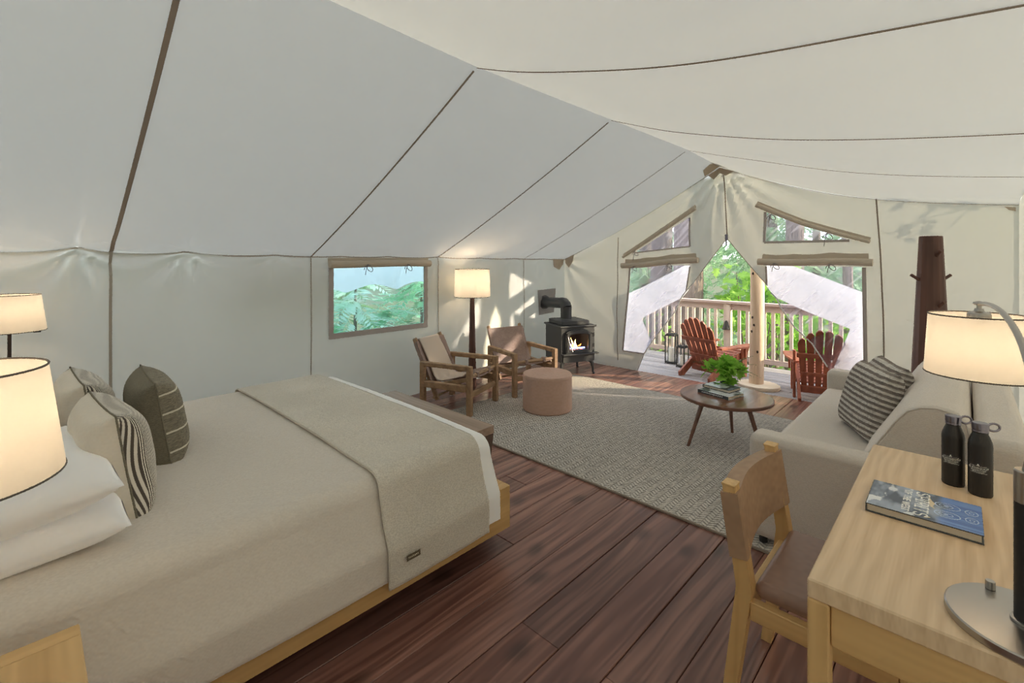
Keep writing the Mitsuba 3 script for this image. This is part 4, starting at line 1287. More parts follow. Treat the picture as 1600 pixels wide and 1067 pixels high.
# ------------------------------------------------------------------ armchairs
def armchair(label, M, W=0.60, D=0.60):
    """Local frame: the sitter faces +y, x to the sitter's right."""
    t = thing('sling_armchair', label, 'armchair', 'leather sling armchairs')

    def p(name, mesh, m=CHAIRW, smooth=30):
        return part(t, name, moved(mesh, M), m, smooth)
    w, yf, yb = W / 2, D / 2, -D / 2
    AH = 0.485
    for s in (-1, 1):
        p('leg', box(s * w - 0.024 * (1 + s) , s * w + 0.024 * (1 - s), yf - 0.055, yf, 0.003, AH, 0.005))
        p('leg', box(s * w - 0.024 * (1 + s), s * w + 0.024 * (1 - s), yb, yb + 0.055, 0.003, AH - 0.02, 0.005))
        p('arm', box(s * w - 0.026 * (1 + s), s * w + 0.026 * (1 - s), yb + 0.0, yf - 0.056, AH - 0.045, AH - 0.0, 0.006))
        p('side_rail', box(s * w - 0.018 - 0.006 * s - 0.012 * (1 + s) / 1, s * w + 0.018 - 0.006 * s + 0.012 * (1 - s), yb + 0.056, yf - 0.056, 0.235, 0.295, 0.004))
        # back stile, a leaning post that runs on down below the seat
        p('back_stile', bar((s * (w - 0.075), yb - 0.115, 0.70), (s * (w - 0.075), yb + 0.17, 0.10), 0.028, 0.046, 0.005, (0, 1, 0)))
        p('seat_runner', bar((s * (w - 0.072), yf - 0.03, 0.352), (s * (w - 0.072), yb + 0.13, 0.235), 0.022, 0.04, 0.004))
    p('front_rail', bar((-w + 0.05, yf - 0.03, 0.20), (w - 0.05, yf - 0.03, 0.20), 0.028, 0.055, 0.004))
    p('rear_rail', bar((-w + 0.05, yb + 0.03, 0.26), (w - 0.05, yb + 0.03, 0.26), 0.028, 0.055, 0.004))
    p('floor_bar', cyl((-w + 0.03, yb + 0.15, 0.13), (w - 0.03, yb + 0.15, 0.13), 0.012, n=12))
    p('seat_bar', cyl((-w - 0.01 + 0.03, yf - 0.035, 0.375), (w + 0.01 - 0.03, yf - 0.035, 0.375), 0.017, n=14))
    q = W - 0.13

    def seat(u, v):
        x = (v - 0.5) * (q - 0.02)
        y = yf - 0.02 + (yb + 0.13 - yf + 0.02) * u
        z = 0.395 - 0.125 * u - 0.055 * np.sin(PI * v) * np.sin(PI * np.clip(u * 0.85 + 0.12, 0, 1)) - 0.035 * np.clip((0.06 - u) / 0.06, 0, 1)
        return np.stack([x, y, z], -1)

    def back(u, v):
        x = (v - 0.5) * (q + 0.035)
        z = 0.275 + 0.40 * u
        y = yb + 0.083 - 0.475 * (z - 0.285) + 0.028 - 0.03 * np.sin(PI * v) * np.sin(PI * np.clip(u * 0.8 + 0.1, 0, 1))
        return np.stack([x, y, z], -1)
    p('sling_seat', solid_sheet(seat, 24, 18, 0.005), SLING, True)
    p('sling_back', solid_sheet(back, 24, 18, 0.005), SLING, True)
    for s in (-1, 1):                                       # the back leather wraps round the stiles
        p('stile_wrap', bar((s * (w - 0.075), yb - 0.097, 0.66), (s * (w - 0.075), yb + 0.06, 0.33), 0.036, 0.054, 0.012, (0, 1, 0)), SLING)
    for s in (-1, 1):
        p('strap', box(s * 0.12 - 0.02, s * 0.12 + 0.02, yf - 0.06, yf - 0.012, 0.345, 0.402, 0.006), SLING)
    return t


A1 = place(-3.80, 3.165, 0.012, rz=19 - 90)
A2 = place(-3.765, 4.08, 0.012, rz=-14 - 90)
armchair('leather sling armchair with a pale suede pad, nearer the bed', A1)
armchair('bare leather sling armchair beside the stove', A2)


def pad_fn(u, v):
    # hangs over the back, down the back rest and a little way onto the seat
    path = np.array([(-0.43, 0.60), (-0.425, 0.675), (-0.385, 0.69), (-0.335, 0.60), (-0.275, 0.47), (-0.205, 0.335), (-0.16, 0.283), (-0.06, 0.28), (0.02, 0.30)])
    d = np.concatenate([[0], np.cumsum(np.linalg.norm(np.diff(path, axis=0), axis=1))])
    d /= d[-1]
    y, z = np.interp(u, d, path[:, 0]), np.interp(u, d, path[:, 1])
    x = 0.02 + (v - 0.5) * (0.33 + 0.05 * u) + 0.01 * np.sin(u * 9)
    f = 0.014 * np.sin(v * 19 + 2 * u) * np.clip((u - 0.6) / 0.3, 0, 1)
    return np.stack([x, y + 0.0 * x + 0.01 + 0.6 * f, z + f + 0.004], -1)


t = thing('suede_pad', 'pale suede pad hanging over the back of the nearer armchair', 'throw')
part(t, 'cloth', moved(solid_sheet(pad_fn, 60, 30, 0.012), A1), PADC, True)

# ottoman
t = thing('ottoman', 'round tan leather ottoman in front of the armchairs', 'ottoman')
R = 0.25
part(t, 'body', moved(lathe([(0, 0.013), (R - 0.01, 0.013), (R, 0.025), (R, 0.345), (0, 0.345)], 64), place(-3.07, 3.707, 0)), POUF, 30)
part(t, 'top', moved(lathe([(R - 0.001, 0.346), (R + 0.001, 0.36), (R - 0.006, 0.374), (R - 0.03, 0.381), (0, 0.386)], 64), place(-3.07, 3.707, 0)), POUF, 40)
part(t, 'welt', moved(lathe([(R + 0.003 * math.cos(a), 0.347 + 0.003 * math.sin(a)) for a in np.linspace(0, 2 * PI, 9)[:-1]], 64, True), place(-3.07, 3.707, 0)), POUF, True)

# ------------------------------------------------------------------ wood stove
SM = place(-3.885, 5.165, 0.0, rz=-25 - 90 + 0) @ place(rz=180)   # local: front faces -y
SM = place(-3.885, 5.165, 0.0, rz=65)
st = thing('wood_stove', 'black cast iron wood stove with a lit fire and a bent flue pipe', 'stove')
sp = lambda name, mesh, m=IRON, s=30, owner=None: part(owner or st, name, moved(mesh, SM), m, s)
hw, hd = 0.245, 0.24                       # half width, half depth
z0, z1 = 0.18, 0.655
sp('side_panel', box(-hw, -hw + 0.02, -hd + 0.02, hd, z0, z1 - 0.02, 0.004))
sp('side_panel', box(hw - 0.02, hw, -hd + 0.02, hd, z0, z1 - 0.02, 0.004))
sp('back_panel', box(-hw + 0.02, hw - 0.02, hd - 0.02, hd, z0, z1 - 0.02, 0.004))
sp('floor_panel', box(-hw + 0.02, hw - 0.02, -hd + 0.02, hd - 0.02, z0, z0 + 0.10, 0.004))
sp('top_plate', rbox(-hw - 0.025, hw + 0.025, -hd - 0.02, hd + 0.01, z1 - 0.02, z1 + 0.004, 0.008, 10))
sp('cook_top', box(-hw + 0.03, hw - 0.05, -hd + 0.04, hd - 0.03, z1 + 0.005, z1 + 0.062, 0.008))
front = sg.box(-hw, z0, hw, z1 - 0.02)
arch = sg.Polygon([(-0.165, 0.32), (0.165, 0.32), (0.165, 0.56), *[(0.165 * math.cos(a), 0.55 + 0.035 * math.sin(a)) for a in np.linspace(0, PI, 15)], (-0.165, 0.56)])
openg = sg.Polygon([(-0.140, 0.345), (0.140, 0.345), (0.140, 0.53), *[(0.14 * math.cos(a), 0.53 + 0.025 * math.sin(a)) for a in np.linspace(0, PI, 15)], (-0.140, 0.53)])
sp('front_plate', slab(front.difference(arch.buffer(-0.02)), 0.02, 'xz', -hd + 0.02))
dk = sp('door', slab(arch.buffer(0.028).difference(openg), 0.028, 'xz', -hd - 0.002))
sp('door_rim', slab(arch.buffer(0.012).difference(openg.buffer(0.012)), 0.008, 'xz', -hd - 0.030), IRON, 30, dk)
sp('glass', moved(tm([(-0.145, 0, 0.34), (0.145, 0, 0.34), (0.145, 0, 0.56), (-0.145, 0, 0.56)], [[0, 1, 2, 3]]), place(0, -hd - 0.006, 0)), 'clear_glass', False, dk)
sp('handle', join([cyl((-0.178, -hd - 0.03, 0.53), (-0.178, -hd - 0.055, 0.52), 0.006, n=10), tube([(-0.178, -hd - 0.055, 0.525), (-0.165, -hd - 0.075, 0.43), (-0.125, -hd - 0.085, 0.335)], 0.007, 10)]), CHROME, 30, dk)
for z in (0.37, 0.505):
    sp('hinge', cyl((0.225, -hd - 0.018, z), (0.225, -hd - 0.018, z + 0.045), 0.011, n=12), IRON, 30, dk)
sp('ash_lip', box(-hw - 0.005, hw + 0.03, -hd - 0.075, -hd + 0.001, 0.285, 0.303, 0.005))
sp('ash_drawer', slab(sg.Polygon([(-hw + 0.02, 0.185), (hw - 0.02, 0.185), (hw - 0.02, 0.28), (-hw + 0.02, 0.28)]), 0.012, 'xz', -hd - 0.001))
for sx in (-1, 1):
    for sy in (-1, 1):
        x, y = sx * (hw - 0.03), sy * (hd - 0.04)
        sp('leg', tube([(x - sx * 0.02, y, z0 + 0.005), (x + sx * 0.012, y + sy * 0.01, z0 - 0.03), (x + sx * 0.02, y + sy * 0.015, 0.09), (x + sx * 0.022, y + sy * 0.016, 0.03), (x + sx * 0.034, y + sy * 0.03, 0.004)], [0.026, 0.024, 0.016, 0.013, 0.018], 10))
fp = st
PVX, PVY = 0.0, 0.10
zt = z1 + 0.062
# flue: up, bend, then to the pad on the side wall
pv = (SM @ np.array([PVX, PVY, 0, 1]))[:3]
wallp = np.array([XL + 0.04, 5.33, 0.90])
e0 = np.array([pv[0], pv[1], 0.86])
hdir = (wallp - np.array([pv[0], pv[1], 0.93]))
hdir = hdir / np.linalg.norm(hdir)
b1 = np.array([pv[0], pv[1], 0.925]) + hdir * 0.035
part(st, 'flue_pipe', tube([(pv[0], pv[1], zt), (pv[0], pv[1], zt + 0.11), (pv[0], pv[1], 0.868)], 0.075, 28), IRON, 40)
part(st, 'flue_elbow', tube([(pv[0], pv[1], 0.868), np.array([pv[0], pv[1], 0.90]) + hdir * 0.012, b1 + hdir * 0.01, b1 + hdir * 0.055], 0.0765, 28), IRON, 25)
part(st, 'flue_pipe', tube([b1 + hdir * 0.055, wallp], 0.074, 28), IRON, 40)
for c in (np.array([pv[0], pv[1], zt + 0.115]), np.array([pv[0], pv[1], 0.866])):
    part(st, 'flue_ring', cyl(c, c + (0, 0, 0.012), 0.079, n=28), IRON)
part(st, 'flue_ring', cyl(b1 + hdir * 0.05, b1 + hdir * 0.062, 0.079, n=28), IRON)
part(st, 'wall_flange', tube([wallp, wallp + hdir * 0.012], 0.10, 28), IRON, 40)
pad = thing('heat_shield', 'grey fireproof pad on the side wall behind the flue pipe', 'pad')
part(pad, 'sheet', tm([(XL + 0.022, 5.19, 1.08), (XL + 0.022, 5.61, 1.09), (XL + 0.024, 5.56, 0.73), (XL + 0.024, 5.22, 0.715), (XL + 0.018, 5.19, 1.08), (XL + 0.018, 5.61, 1.09), (XL + 0.018, 5.56, 0.73), (XL + 0.018, 5.22, 0.715)],
                      [[0, 1, 2, 3], [7, 6, 5, 4], [0, 4, 5, 1], [1, 5, 6, 2], [2, 6, 7, 3], [3, 7, 4, 0]]), mat('grey_pad', (0.30, 0.29, 0.29), 0.6), False)
# the fire
EMBER = mat('charred_log', lambda p, n, uv: mix((0.015, 0.01, 0.008), (0.10, 0.05, 0.03), noise(p.x * 60, p.y * 60, p.z * 60)), 0.9)
for k, (a, b, r) in enumerate([((-0.12, -0.10, 0.305), (0.12, -0.06, 0.31), 0.028), ((-0.10, 0.02, 0.31), (0.11, -0.02, 0.305), 0.03), ((-0.08, -0.13, 0.345), (0.02, 0.05, 0.375), 0.022), ((0.09, -0.13, 0.345), (0.0, 0.05, 0.37), 0.022)]):
    sp('fire_log', cyl(a, b, r, r * 0.9, 12), EMBER)


def glow(name, mesh, col, power):
    key = part(st, name, moved(mesh, SM), None, True)
    scene[key]['emitter'] = {'type': 'area', 'radiance': rgb(np.array(col) * power * 0.3)}
    scene[key]['bsdf'] = {'type': 'diffuse', 'reflectance': rgb((0.1, 0.05, 0.02))}


frnd = np.random.default_rng(5)
eb = [trimesh.creation.icosphere(1, frnd.uniform(0.008, 0.016)).apply_translation((frnd.uniform(-0.12, 0.12), frnd.uniform(-0.19, -0.08), frnd.uniform(0.29, 0.325))) for _ in range(30)]
glow('embers', join(eb), (1.0, 0.16, 0.03), 0.35)
for k, (x, y, h, col, pw) in enumerate([(-0.05, -0.12, 0.11, (0.55, 0.35, 1.0), 0.8), (0.0, -0.10, 0.155, (1.0, 0.45, 0.10), 2.6), (0.03, -0.12, 0.125, (1.0, 0.62, 0.22), 3.2), (-0.02, -0.13, 0.08, (1.0, 0.30, 0.06), 1.6), (0.085, -0.11, 0.07, (1.0, 0.25, 0.05), 1.0), (-0.095, -0.11, 0.065, (0.9, 0.25, 0.15), 0.8)]):
    fl = lathe([(0, 0), (0.014, 0.01), (0.018, 0.03), (0.011, 0.6 * h), (0.004, 0.85 * h), (0, h)], 10)
    fl.vertices[:, 0] += 0.014 * np.sin(fl.vertices[:, 2] / h * 4 + k)
    glow('flame', moved(fl, place(x, y, 0.335, ry=8 * (k - 2))), col, pw)
glow('blue_glow', box(-0.125, 0.125, -0.205, -0.19, 0.345, 0.368, 0.004), (0.35, 0.45, 1.0), 0.55)

# ------------------------------------------------------------------ rug
t = thing('rug', 'large grey beige woven rug with a herringbone texture on the wooden floor', 'rug')
rp = sg.box(-3.74, 2.685, -0.62, 5.05).buffer(-0.04).buffer(0.04, quad_segs=8)
part(t, 'pile', moved(prism(rp.buffer(-0.012), 0.011), place(0, 0, 0.002)), RUG, False)
part(t, 'binding', moved(prism(rp.difference(rp.buffer(-0.013)), 0.0105), place(0, 0, 0.002)), RUGEDGE, False)

# ------------------------------------------------------------------ coffee table
TX, TY = -1.416, 4.0
t = thing('coffee_table', 'round walnut coffee table on splayed legs in front of the sofa', 'table')
part(t, 'tabletop', moved(lathe([(0, 0.388), (0.335, 0.388), (0.352, 0.398), (0.352, 0.415), (0.346, 0.42), (0, 0.42)], 72), place(TX, TY, 0)), WALNUT, 30)
for a in (-131, 100, -14):
    a = math.radians(a)
    part(t, 'leg', tube([(TX + 0.19 * math.cos(a), TY + 0.19 * math.sin(a), 0.387), (TX + 0.32 * math.cos(a), TY + 0.32 * math.sin(a), 0.014)], [0.019, 0.011], 14), WALNUT)


def book(label, c, w, d, h, rz, cover, name='book', group=None, spine=-1):
    """w along local x (the spine side is spine * x), d along local y; c is the middle of its underside."""
    t = thing(name, label, 'book', group)
    M = place(*c, rz=rz)
    part(t, 'cover', moved(join([box(-w / 2, w / 2, -d / 2, d / 2, 0, 0.003, 0.0008), box(-w / 2, w / 2, -d / 2, d / 2, h - 0.003, h, 0.0008), box(spine * w / 2 - 0.0016, spine * w / 2 + 0.0016, -d / 2, d / 2, 0, h, 0.0008)]), M), cover)
    part(t, 'pages', moved(box(-w / 2 + 0.002 + 0.003 * (spine > 0), w / 2 - 0.002 - 0.003 * (spine < 0), -d / 2 + 0.004, d / 2 - 0.004, 0.0031, h - 0.0031, 0.0008), M), PAGES)
    return t, M


PAGES = mat('book_pages', (0.55, 0.49, 0.40), 0.9)
DKBOOK = mat('dark_book_cover', (0.06, 0.065, 0.07), 0.35)
GYBOOK = mat('grey_book_cover', lambda p, n, uv: mix((0.10, 0.12, 0.11), (0.55, 0.58, 0.60), smoothstep(0.35, 0.6, fbm(p.x * 16, p.y * 16))), 0.3)
PAGEW = mat('print_white', (0.75, 0.76, 0.78), 0.5)
b_, M_ = book('larger dark book, lower of the two books on the coffee table', (-1.455, 4.00, 0.42), 0.28, 0.215, 0.026, -14, GYBOOK, 'table_book')
part(b_, 'spine_lettering', moved(join([box(-0.10 + 0.016 * i, -0.09 + 0.016 * i, -0.1084, -0.1078, 0.009, 0.018, 0.0002) for i in range(12)]), M_), PAGEW)
part(b_, 'spine_panel', moved(box(-0.139, 0.139, -0.1082, -0.1062, 0.001, 0.025, 0.0005), M_), DKBOOK)
b_, M_ = book('smaller book with a pale cover picture, upper of the two books on the coffee table', (-1.475, 4.075, 0.4462), 0.24, 0.17, 0.024, -12, DKBOOK, 'table_book', spine=-1)
part(b_, 'cover_picture', moved(box(-0.115, 0.06, -0.08, 0.08, 0.0241, 0.0246, 0.0002), M_), GYBOOK)
# vase and bouquet
VX, VY, VZ = -1.50, 4.20, 0.421
t = thing('glass_vase', 'small dark glass vase holding the green bouquet on the coffee table', 'vase')
part(t, 'glass', moved(lathe([(0, 0.0), (0.032, 0.0), (0.036, 0.006), (0.033, 0.06), (0.036, 0.13), (0.034, 0.13), (0.031, 0.06), (0.033, 0.01), (0, 0.008)], 28), place(VX, VY, VZ)), mat('dark_glass', (0.03, 0.04, 0.05), 0.08, specular=0.8), 40)
t = thing('bouquet', 'bright green leaf and fern bouquet standing in the glass vase', 'plant')
rnd = np.random.default_rng(77)
VZ0 = VZ + 0.13
heads = []
for k in range(58):
    a, r = rnd.uniform(0, 2 * PI), 0.165 * math.sqrt(rnd.uniform(0.02, 1))
    z = 0.085 * (1 - (r / 0.175) ** 2) + rnd.uniform(-0.03, 0.05)
    heads.append((VX + r * math.cos(a), VY + r * math.sin(a), VZ0 + z))
for k in range(9):
    a = rnd.uniform(-2.6, 0.4)
    heads.append((VX + 0.06 * math.cos(a), VY + 0.06 * math.sin(a), VZ0 - 0.02 - 0.10 * rnd.uniform(0, 1)))
V, F = leaf_outline('maple')
for k, hpos in enumerate(heads):
    part(t, 'leaf', scatter(V, F, np.array([hpos]), rnd.uniform(0.085, 0.14), rnd, 0.55), POTLEAF, False)
part(t, 'stems', join([tube([(VX + rnd.uniform(-.015, .015), VY + rnd.uniform(-.015, .015), VZ + 0.012), (VX, VY, VZ0), h_], 0.0018, 5) for h_ in heads[::4]]), POTLEAF)
V, F = frond(14, 1.0, 0.22, 0.35)
for yaw, pit, sz in ((math.radians(200), 0.45, 0.21), (math.radians(228), 0.30, 0.19), (math.radians(50), 0.75, 0.22), (math.radians(30), 0.5, 0.20), (math.radians(20), 0.05, 0.23), (math.radians(350), 0.15, 0.2)):
    part(t, 'fern_frond', orient(V, F, np.array([(VX, VY, VZ0 + 0.03)]) + 0.06 * np.array([[math.cos(yaw), math.sin(yaw), 0.3]]), np.array([yaw]), np.array([pit]), np.array([sz])), POTFERN, False)

# ------------------------------------------------------------------ sofa
SX0, SX1, SY0, SY1 = -0.845, 0.20, 2.714, 4.86
t = thing('sofa', 'grey beige linen sofa along the right wall', 'sofa')
part(t, 'base', rbox(SX0 + 0.03, SX1, SY0 + 0.10, SY1 - 0.10, 0.10, 0.33, 0.02), SOFA, 40)
part(t, 'seat_cushion', rbox(SX0 + 0.0, -0.06, SY0 + 0.165, SY1 - 0.165, 0.30, 0.462, 0.045), SOFA, 40)
part(t, 'arm', rbox(SX0, SX1, SY0, SY0 + 0.16, 0.055, 0.60, 0.040), SOFA, 40)
part(t, 'arm', rbox(SX0, SX1, SY1 - 0.16, SY1, 0.055, 0.60, 0.040), SOFA, 40)
part(t, 'back_frame', rbox(0.03, 0.20, SY0 + 0.02, SY1 - 0.02, 0.10, 0.80, 0.05), SOFA, 40)
bol = np.array([(-0.40, 0.465), (-0.385, 0.52), (-0.34, 0.60), (-0.29, 0.685), (-0.245, 0.765), (-0.20, 0.825), (-0.15, 0.853), (-0.09, 0.862), (-0.03, 0.850), (0.01, 0.815), (0.025, 0.74), (0.025, 0.465)])
nb = len(bol)
ctr = np.array([-0.14, 0.62])
ysb, scl = [], []
yb0, yb1 = 2.90, 4.52
for yv, sc in ((yb0, 0.0), (yb0, 0.90), (yb0 + 0.008, 0.955), (yb0 + 0.03, 1.0), ((yb0 + yb1) / 2, 1.0), (yb1 - 0.03, 1.0), (yb1 - 0.008, 0.955), (yb1, 0.90), (yb1, 0.0)):
    ysb.append(yv), scl.append(sc)
VV = np.vstack([np.column_stack([ctr[0] + (bol[:, 0] - ctr[0]) * s, np.full(nb, yv), np.maximum(ctr[1] + (bol[:, 1] - ctr[1]) * s, 0.465)]) for yv, s in zip(ysb, scl)])
FF = [[i * nb + j, i * nb + (j + 1) % nb, (i + 1) * nb + (j + 1) % nb, (i + 1) * nb + j] for i in range(len(ysb) - 1) for j in range(nb)]
bm = tm(VV, FF)
bm.fix_normals()
t2 = thing('sofa_bolster', 'long wedge shaped linen back cushion on the sofa seat', 'cushion')
part(t2, 'cover', bm, SOFA, 35)
wp = np.column_stack([ctr[0] + (bol[1:-1, 0] - ctr[0]) * 0.955, np.full(nb - 2, yb0 + 0.004), ctr[1] + (bol[1:-1, 1] - ctr[1]) * 0.955])
part(t2, 'seam', tube(wp, 0.0025, 6), SOFA, True)
for (x, y) in ((SX0 + 0.06, SY0 + 0.06), (SX0 + 0.06, SY1 - 0.06), (SX1 - 0.06, SY0 + 0.06), (SX1 - 0.06, SY1 - 0.06)):
    part(t, 'foot', cyl((x, y, 0.014), (x, y, 0.056), 0.02, n=14), BLACKM)
KG = 'chunky knit cushions on the sofa'
for lab, x, y, sd in (('grey and white striped chunky knit cushion, front one of the pair on the sofa', -0.425, 3.60, 1), ('grey and white striped chunky knit cushion behind the front one against the sofa back', -0.385, 3.85, 2)):
    k = thing('knit_cushion', lab, 'cushion', KG)
    M = place(x, y, 0.672, rz=-62 - 6 * (sd - 1)) @ place(rx=-17)
    f = cushion(0.47, 0.43, 0.19, 40, 0.05, sd)
    scene[k + '__cover'] = mikit.ply(moved(f, M), KNIT, True, uv=np.stack([f.vertices[:, 0], f.vertices[:, 2]], 1))

# ------------------------------------------------------------------ coat stand
t = thing('coat_stand', 'thick tapered dark wooden coat stand with short pegs behind the sofa', 'coat stand')
CXS, CYS = -0.205, 5.22
part(t, 'post', moved(lathe([(0, 0.003), (0.150, 0.003), (0.150, 0.02), (0.076, 1.72), (0.072, 1.726), (0, 1.726)], 14), place(CXS, CYS, 0)), DARKWOOD, 20)
for az, z in ((215, 1.36), (35, 1.36), (300, 1.56), (305, 1.15), (125, 1.5)):
    a = math.radians(az)
    d = np.array([math.cos(a), math.sin(a), 0])
    r = 0.15 - 0.074 * z / 1.72
    part(t, 'peg', cyl(np.array([CXS, CYS, z]) + d * (r - 0.01), np.array([CXS, CYS, z + 0.045]) + d * (r + 0.055), 0.012, 0.012, 12), DARKWOOD)

# ------------------------------------------------------------------ desk
DX0, DX1, DY0, DY1, DZ = -0.282, 0.31, 1.346, 2.515, 0.75
t = thing('desk', 'light oak desk with square legs against the right wall', 'desk')
part(t, 'top', box(DX0, DX1, DY0, DY1, DZ - 0.048, DZ, 0.004), DESKW)
for x in (DX0, DX1 - 0.046):
    for y in (DY0, DY1 - 0.046):
        part(t, 'leg', box(x, x + 0.046, y, y + 0.046, 0.003, DZ - 0.0485, 0.004), OAKZ)
part(t, 'apron', box(DX0 + 0.047, DX1 - 0.047, DY0 + 0.010, DY0 + 0.032, DZ - 0.15, DZ - 0.049, 0.003), OAKX)
part(t, 'apron', box(DX0 + 0.063, DX1 - 0.063, DY1 - 0.032, DY1 - 0.010, DZ - 0.15, DZ - 0.049, 0.003), OAKX)
part(t, 'apron', box(DX1 - 0.032, DX1 - 0.01, DY0 + 0.063, DY1 - 0.063, DZ - 0.15, DZ - 0.049, 0.003), OAK)
d = part(t, 'drawer', box(DX0 + 0.012, DX0 + 0.40, DY0 + 0.065, DY1 - 0.065, DZ - 0.14, DZ - 0.0495, 0.003), OAK)

# desk chair, faces the desk (+x)
CHX, CHY = -0.29, 1.865
t = thing('desk_chair', 'oak desk chair with a brown leather seat and curved leather back panel', 'chair')
for y in (1.639, 2.091):
    ly = y
    sd = sg.Polygon([(-0.595, 0.003), (-0.558, 0.003), (-0.492, 0.47), (-0.545, 0.787), (-0.583, 0.787), (-0.540, 0.47)])
    part(t, 'rear_leg', slab(sd, 0.046, 'xz', ly + 0.023), OAKZ)
    part(t, 'post_cap', box(-0.586, -0.542, ly - 0.025, ly + 0.025, 0.7875, 0.795, 0.002), OAKZ)
    part(t, 'front_leg', box(-0.125, -0.083, ly - 0.021, ly + 0.021, 0.003, 0.455, 0.003), OAKZ)
    part(t, 'side_rail', box(-0.50, -0.126, ly - 0.016, ly + 0.016, 0.375, 0.435, 0.003), OAKX)
part(t, 'cross_rail', box(-0.53, -0.50, 1.663, 2.067, 0.375, 0.435, 0.003), OAK)
part(t, 'cross_rail', box(-0.12, -0.09, 1.661, 2.069, 0.375, 0.435, 0.003), OAK)
sc = rbox(-0.495, -0.06, 1.645, 2.085, 0.436, 0.492, 0.026, 20)
part(t, 'seat_cushion', sc, SEATL, 40)


def back_fn(u, v):
    y = 1.610 + 0.510 * v
    c = np.sin(PI * v)
    z = 0.565 + 0.203 * u
    x = -0.516 - 0.150 * (z - 0.47) - 0.034 * np.clip(c * 1.15 - 0.15, 0, 1)
    return np.stack([x, y, z], -1)


part(t, 'back_panel', solid_sheet(back_fn, 16, 40, 0.055), BACKL, 40)
# ------------------------------------------------------------------ things on the desk
WHITEINK = mat('white_ink', (0.80, 0.80, 0.78), 0.5)


def wrap(mesh, R, phi0):
    """Lettering bent round a vertical cylinder."""
    while True:
        e = mesh.edges_unique_length.max()
        if e < 0.006:
            break
        mesh = mesh.subdivide_to_size(0.006)
    v = mesh.vertices
    a = phi0 + v[:, 0] / R
    r = R + v[:, 2]
    m = mesh.copy()
    m.vertices = np.column_stack([r * np.cos(a), r * np.sin(a), v[:, 1]])
    return m


def centred(txt, h, depth=0.0006, bold=False):
    m = meshkit.text_mesh(txt, h, depth, bold)
    m.apply_translation([-(m.bounds[0][0] + m.bounds[1][0]) / 2, 0, 0])
    return m


BOTTLE = mat('bottle_black', (0.014, 0.012, 0.011), 0.42)
phi = math.atan2(-2.25, 0.02) + 0.0
for lab, x, y, ang in (('black steel water bottle with white lettering, left one of the pair on the desk', -0.03, 2.262, -0.20), ('black steel water bottle with white lettering, right one of the pair on the desk', 0.037, 2.225, -0.20)):
    t = thing('water_bottle', lab, 'bottle', 'black water bottles on the desk')
    M = place(x, y, DZ)
    part(t, 'body', moved(lathe([(0, 0.0005), (0.028, 0.0005), (0.0305, 0.004), (0.031, 0.165), (0.0295, 0.178), (0.023, 0.197), (0.0195, 0.205), (0.0195, 0.211), (0, 0.211)], 48), M), BOTTLE, 30)
    part(t, 'cap', moved(lathe([(0, 0.2115), (0.0215, 0.2115), (0.0215, 0.214), (0.0205, 0.215), (0.0205, 0.219), (0.0215, 0.22), (0.0215, 0.238), (0.0205, 0.24), (0.016, 0.241), (0, 0.2405)], 40), M), STEELDK, 30)
    a = np.linspace(0, 2 * PI, 29)
    part(t, 'carry_ring', moved(tube(np.stack([0.037 + 0.0165 * np.cos(a), 0 * a, 0.227 + 0.0125 * np.sin(a)], 1), 0.0036, 8, False), M @ place(rz=30)), STEELDK, True)
    p0 = -PI / 2 + ang
    ink = [wrap(centred('CLAYOQUOT', 0.0062).apply_translation([0, 0.092, 0]), 0.0311, p0), wrap(centred('WILDERNESS LODGE', 0.0028).apply_translation([0, 0.0865, 0]), 0.0311, p0),
           wrap(centred('BRITISH COLUMBIA', 0.0022).apply_translation([0, 0.0815, 0]), 0.0311, p0),
           wrap(prism([(-0.004, 0.1015), (-0.0022, 0.1015), (0, 0.106), (0.0022, 0.1015), (0.004, 0.1015), (0, 0.110)], 0.0006), 0.0311, p0)]
    for s in (-1, 1):
        ink.append(wrap(box(min(s * .006, s * .022), max(s * .006, s * .022), 0.1015, 0.1021, 0, 0.0006, 0.0001), 0.0311, p0))
    ink.append(wrap(box(-0.022, 0.022, 0.0795, 0.080, 0, 0.0006, 0.0001), 0.0311, p0))
    part(t, 'lettering', moved(join(ink), M), WHITEINK, False)

# picture book
def cover_fn(p, n, uv):
    # flat print: storm clouds and water on the left, blue boards on the right
    x, y = p.x, p.y
    c = mix((0.05, 0.07, 0.11), (0.30, 0.36, 0.46), smoothstep(0.3, 0.75, fbm(x * 34, y * 13)))
    c = mix(c, (0.62, 0.66, 0.70), smoothstep(0.62, 0.72, fbm(x * 40 + 5, y * 18)) * smoothstep(-0.06, -0.12, x))
    grain = noise(x * 6, y * 150)
    b = mix((0.12, 0.20, 0.46), (0.20, 0.32, 0.60), grain)
    return mix(c, b, smoothstep(-0.055, -0.035, x + 0.03 * (noise(y * 30, 3.0) - 0.5)))


COVERP = mat('book_print', cover_fn, 0.22)
bk, BM = book('hardback picture book with a blue and grey cover lying on the desk', (-0.0935, 1.937, DZ + 0.0005), 0.262, 0.21, 0.026, 0.5, DKBOOK, 'picture_book', spine=-1)
part(bk, 'cover_print', moved(box(-0.1305, 0.1305, -0.1045, 0.1045, 0.0261, 0.0264, 0.0001), BM), COVERP)
tx = [moved(centred('SPIRITS', 0.034, 0.0004), BM @ place(-0.020, 0, 0.0265, rz=-90)), moved(centred('OF THE WEST', 0.018, 0.0004, True), BM @ place(-0.048, 0.0, 0.0265, rz=-90))]
part(bk, 'title', join(tx), WHITEINK, False)
part(bk, 'author_line', moved(centred('COAST STORIES', 0.006, 0.0004), BM @ place(-0.095, -0.086, 0.0265)), mat('blue_ink', (0.35, 0.45, 0.6), 0.5), False) if False else None


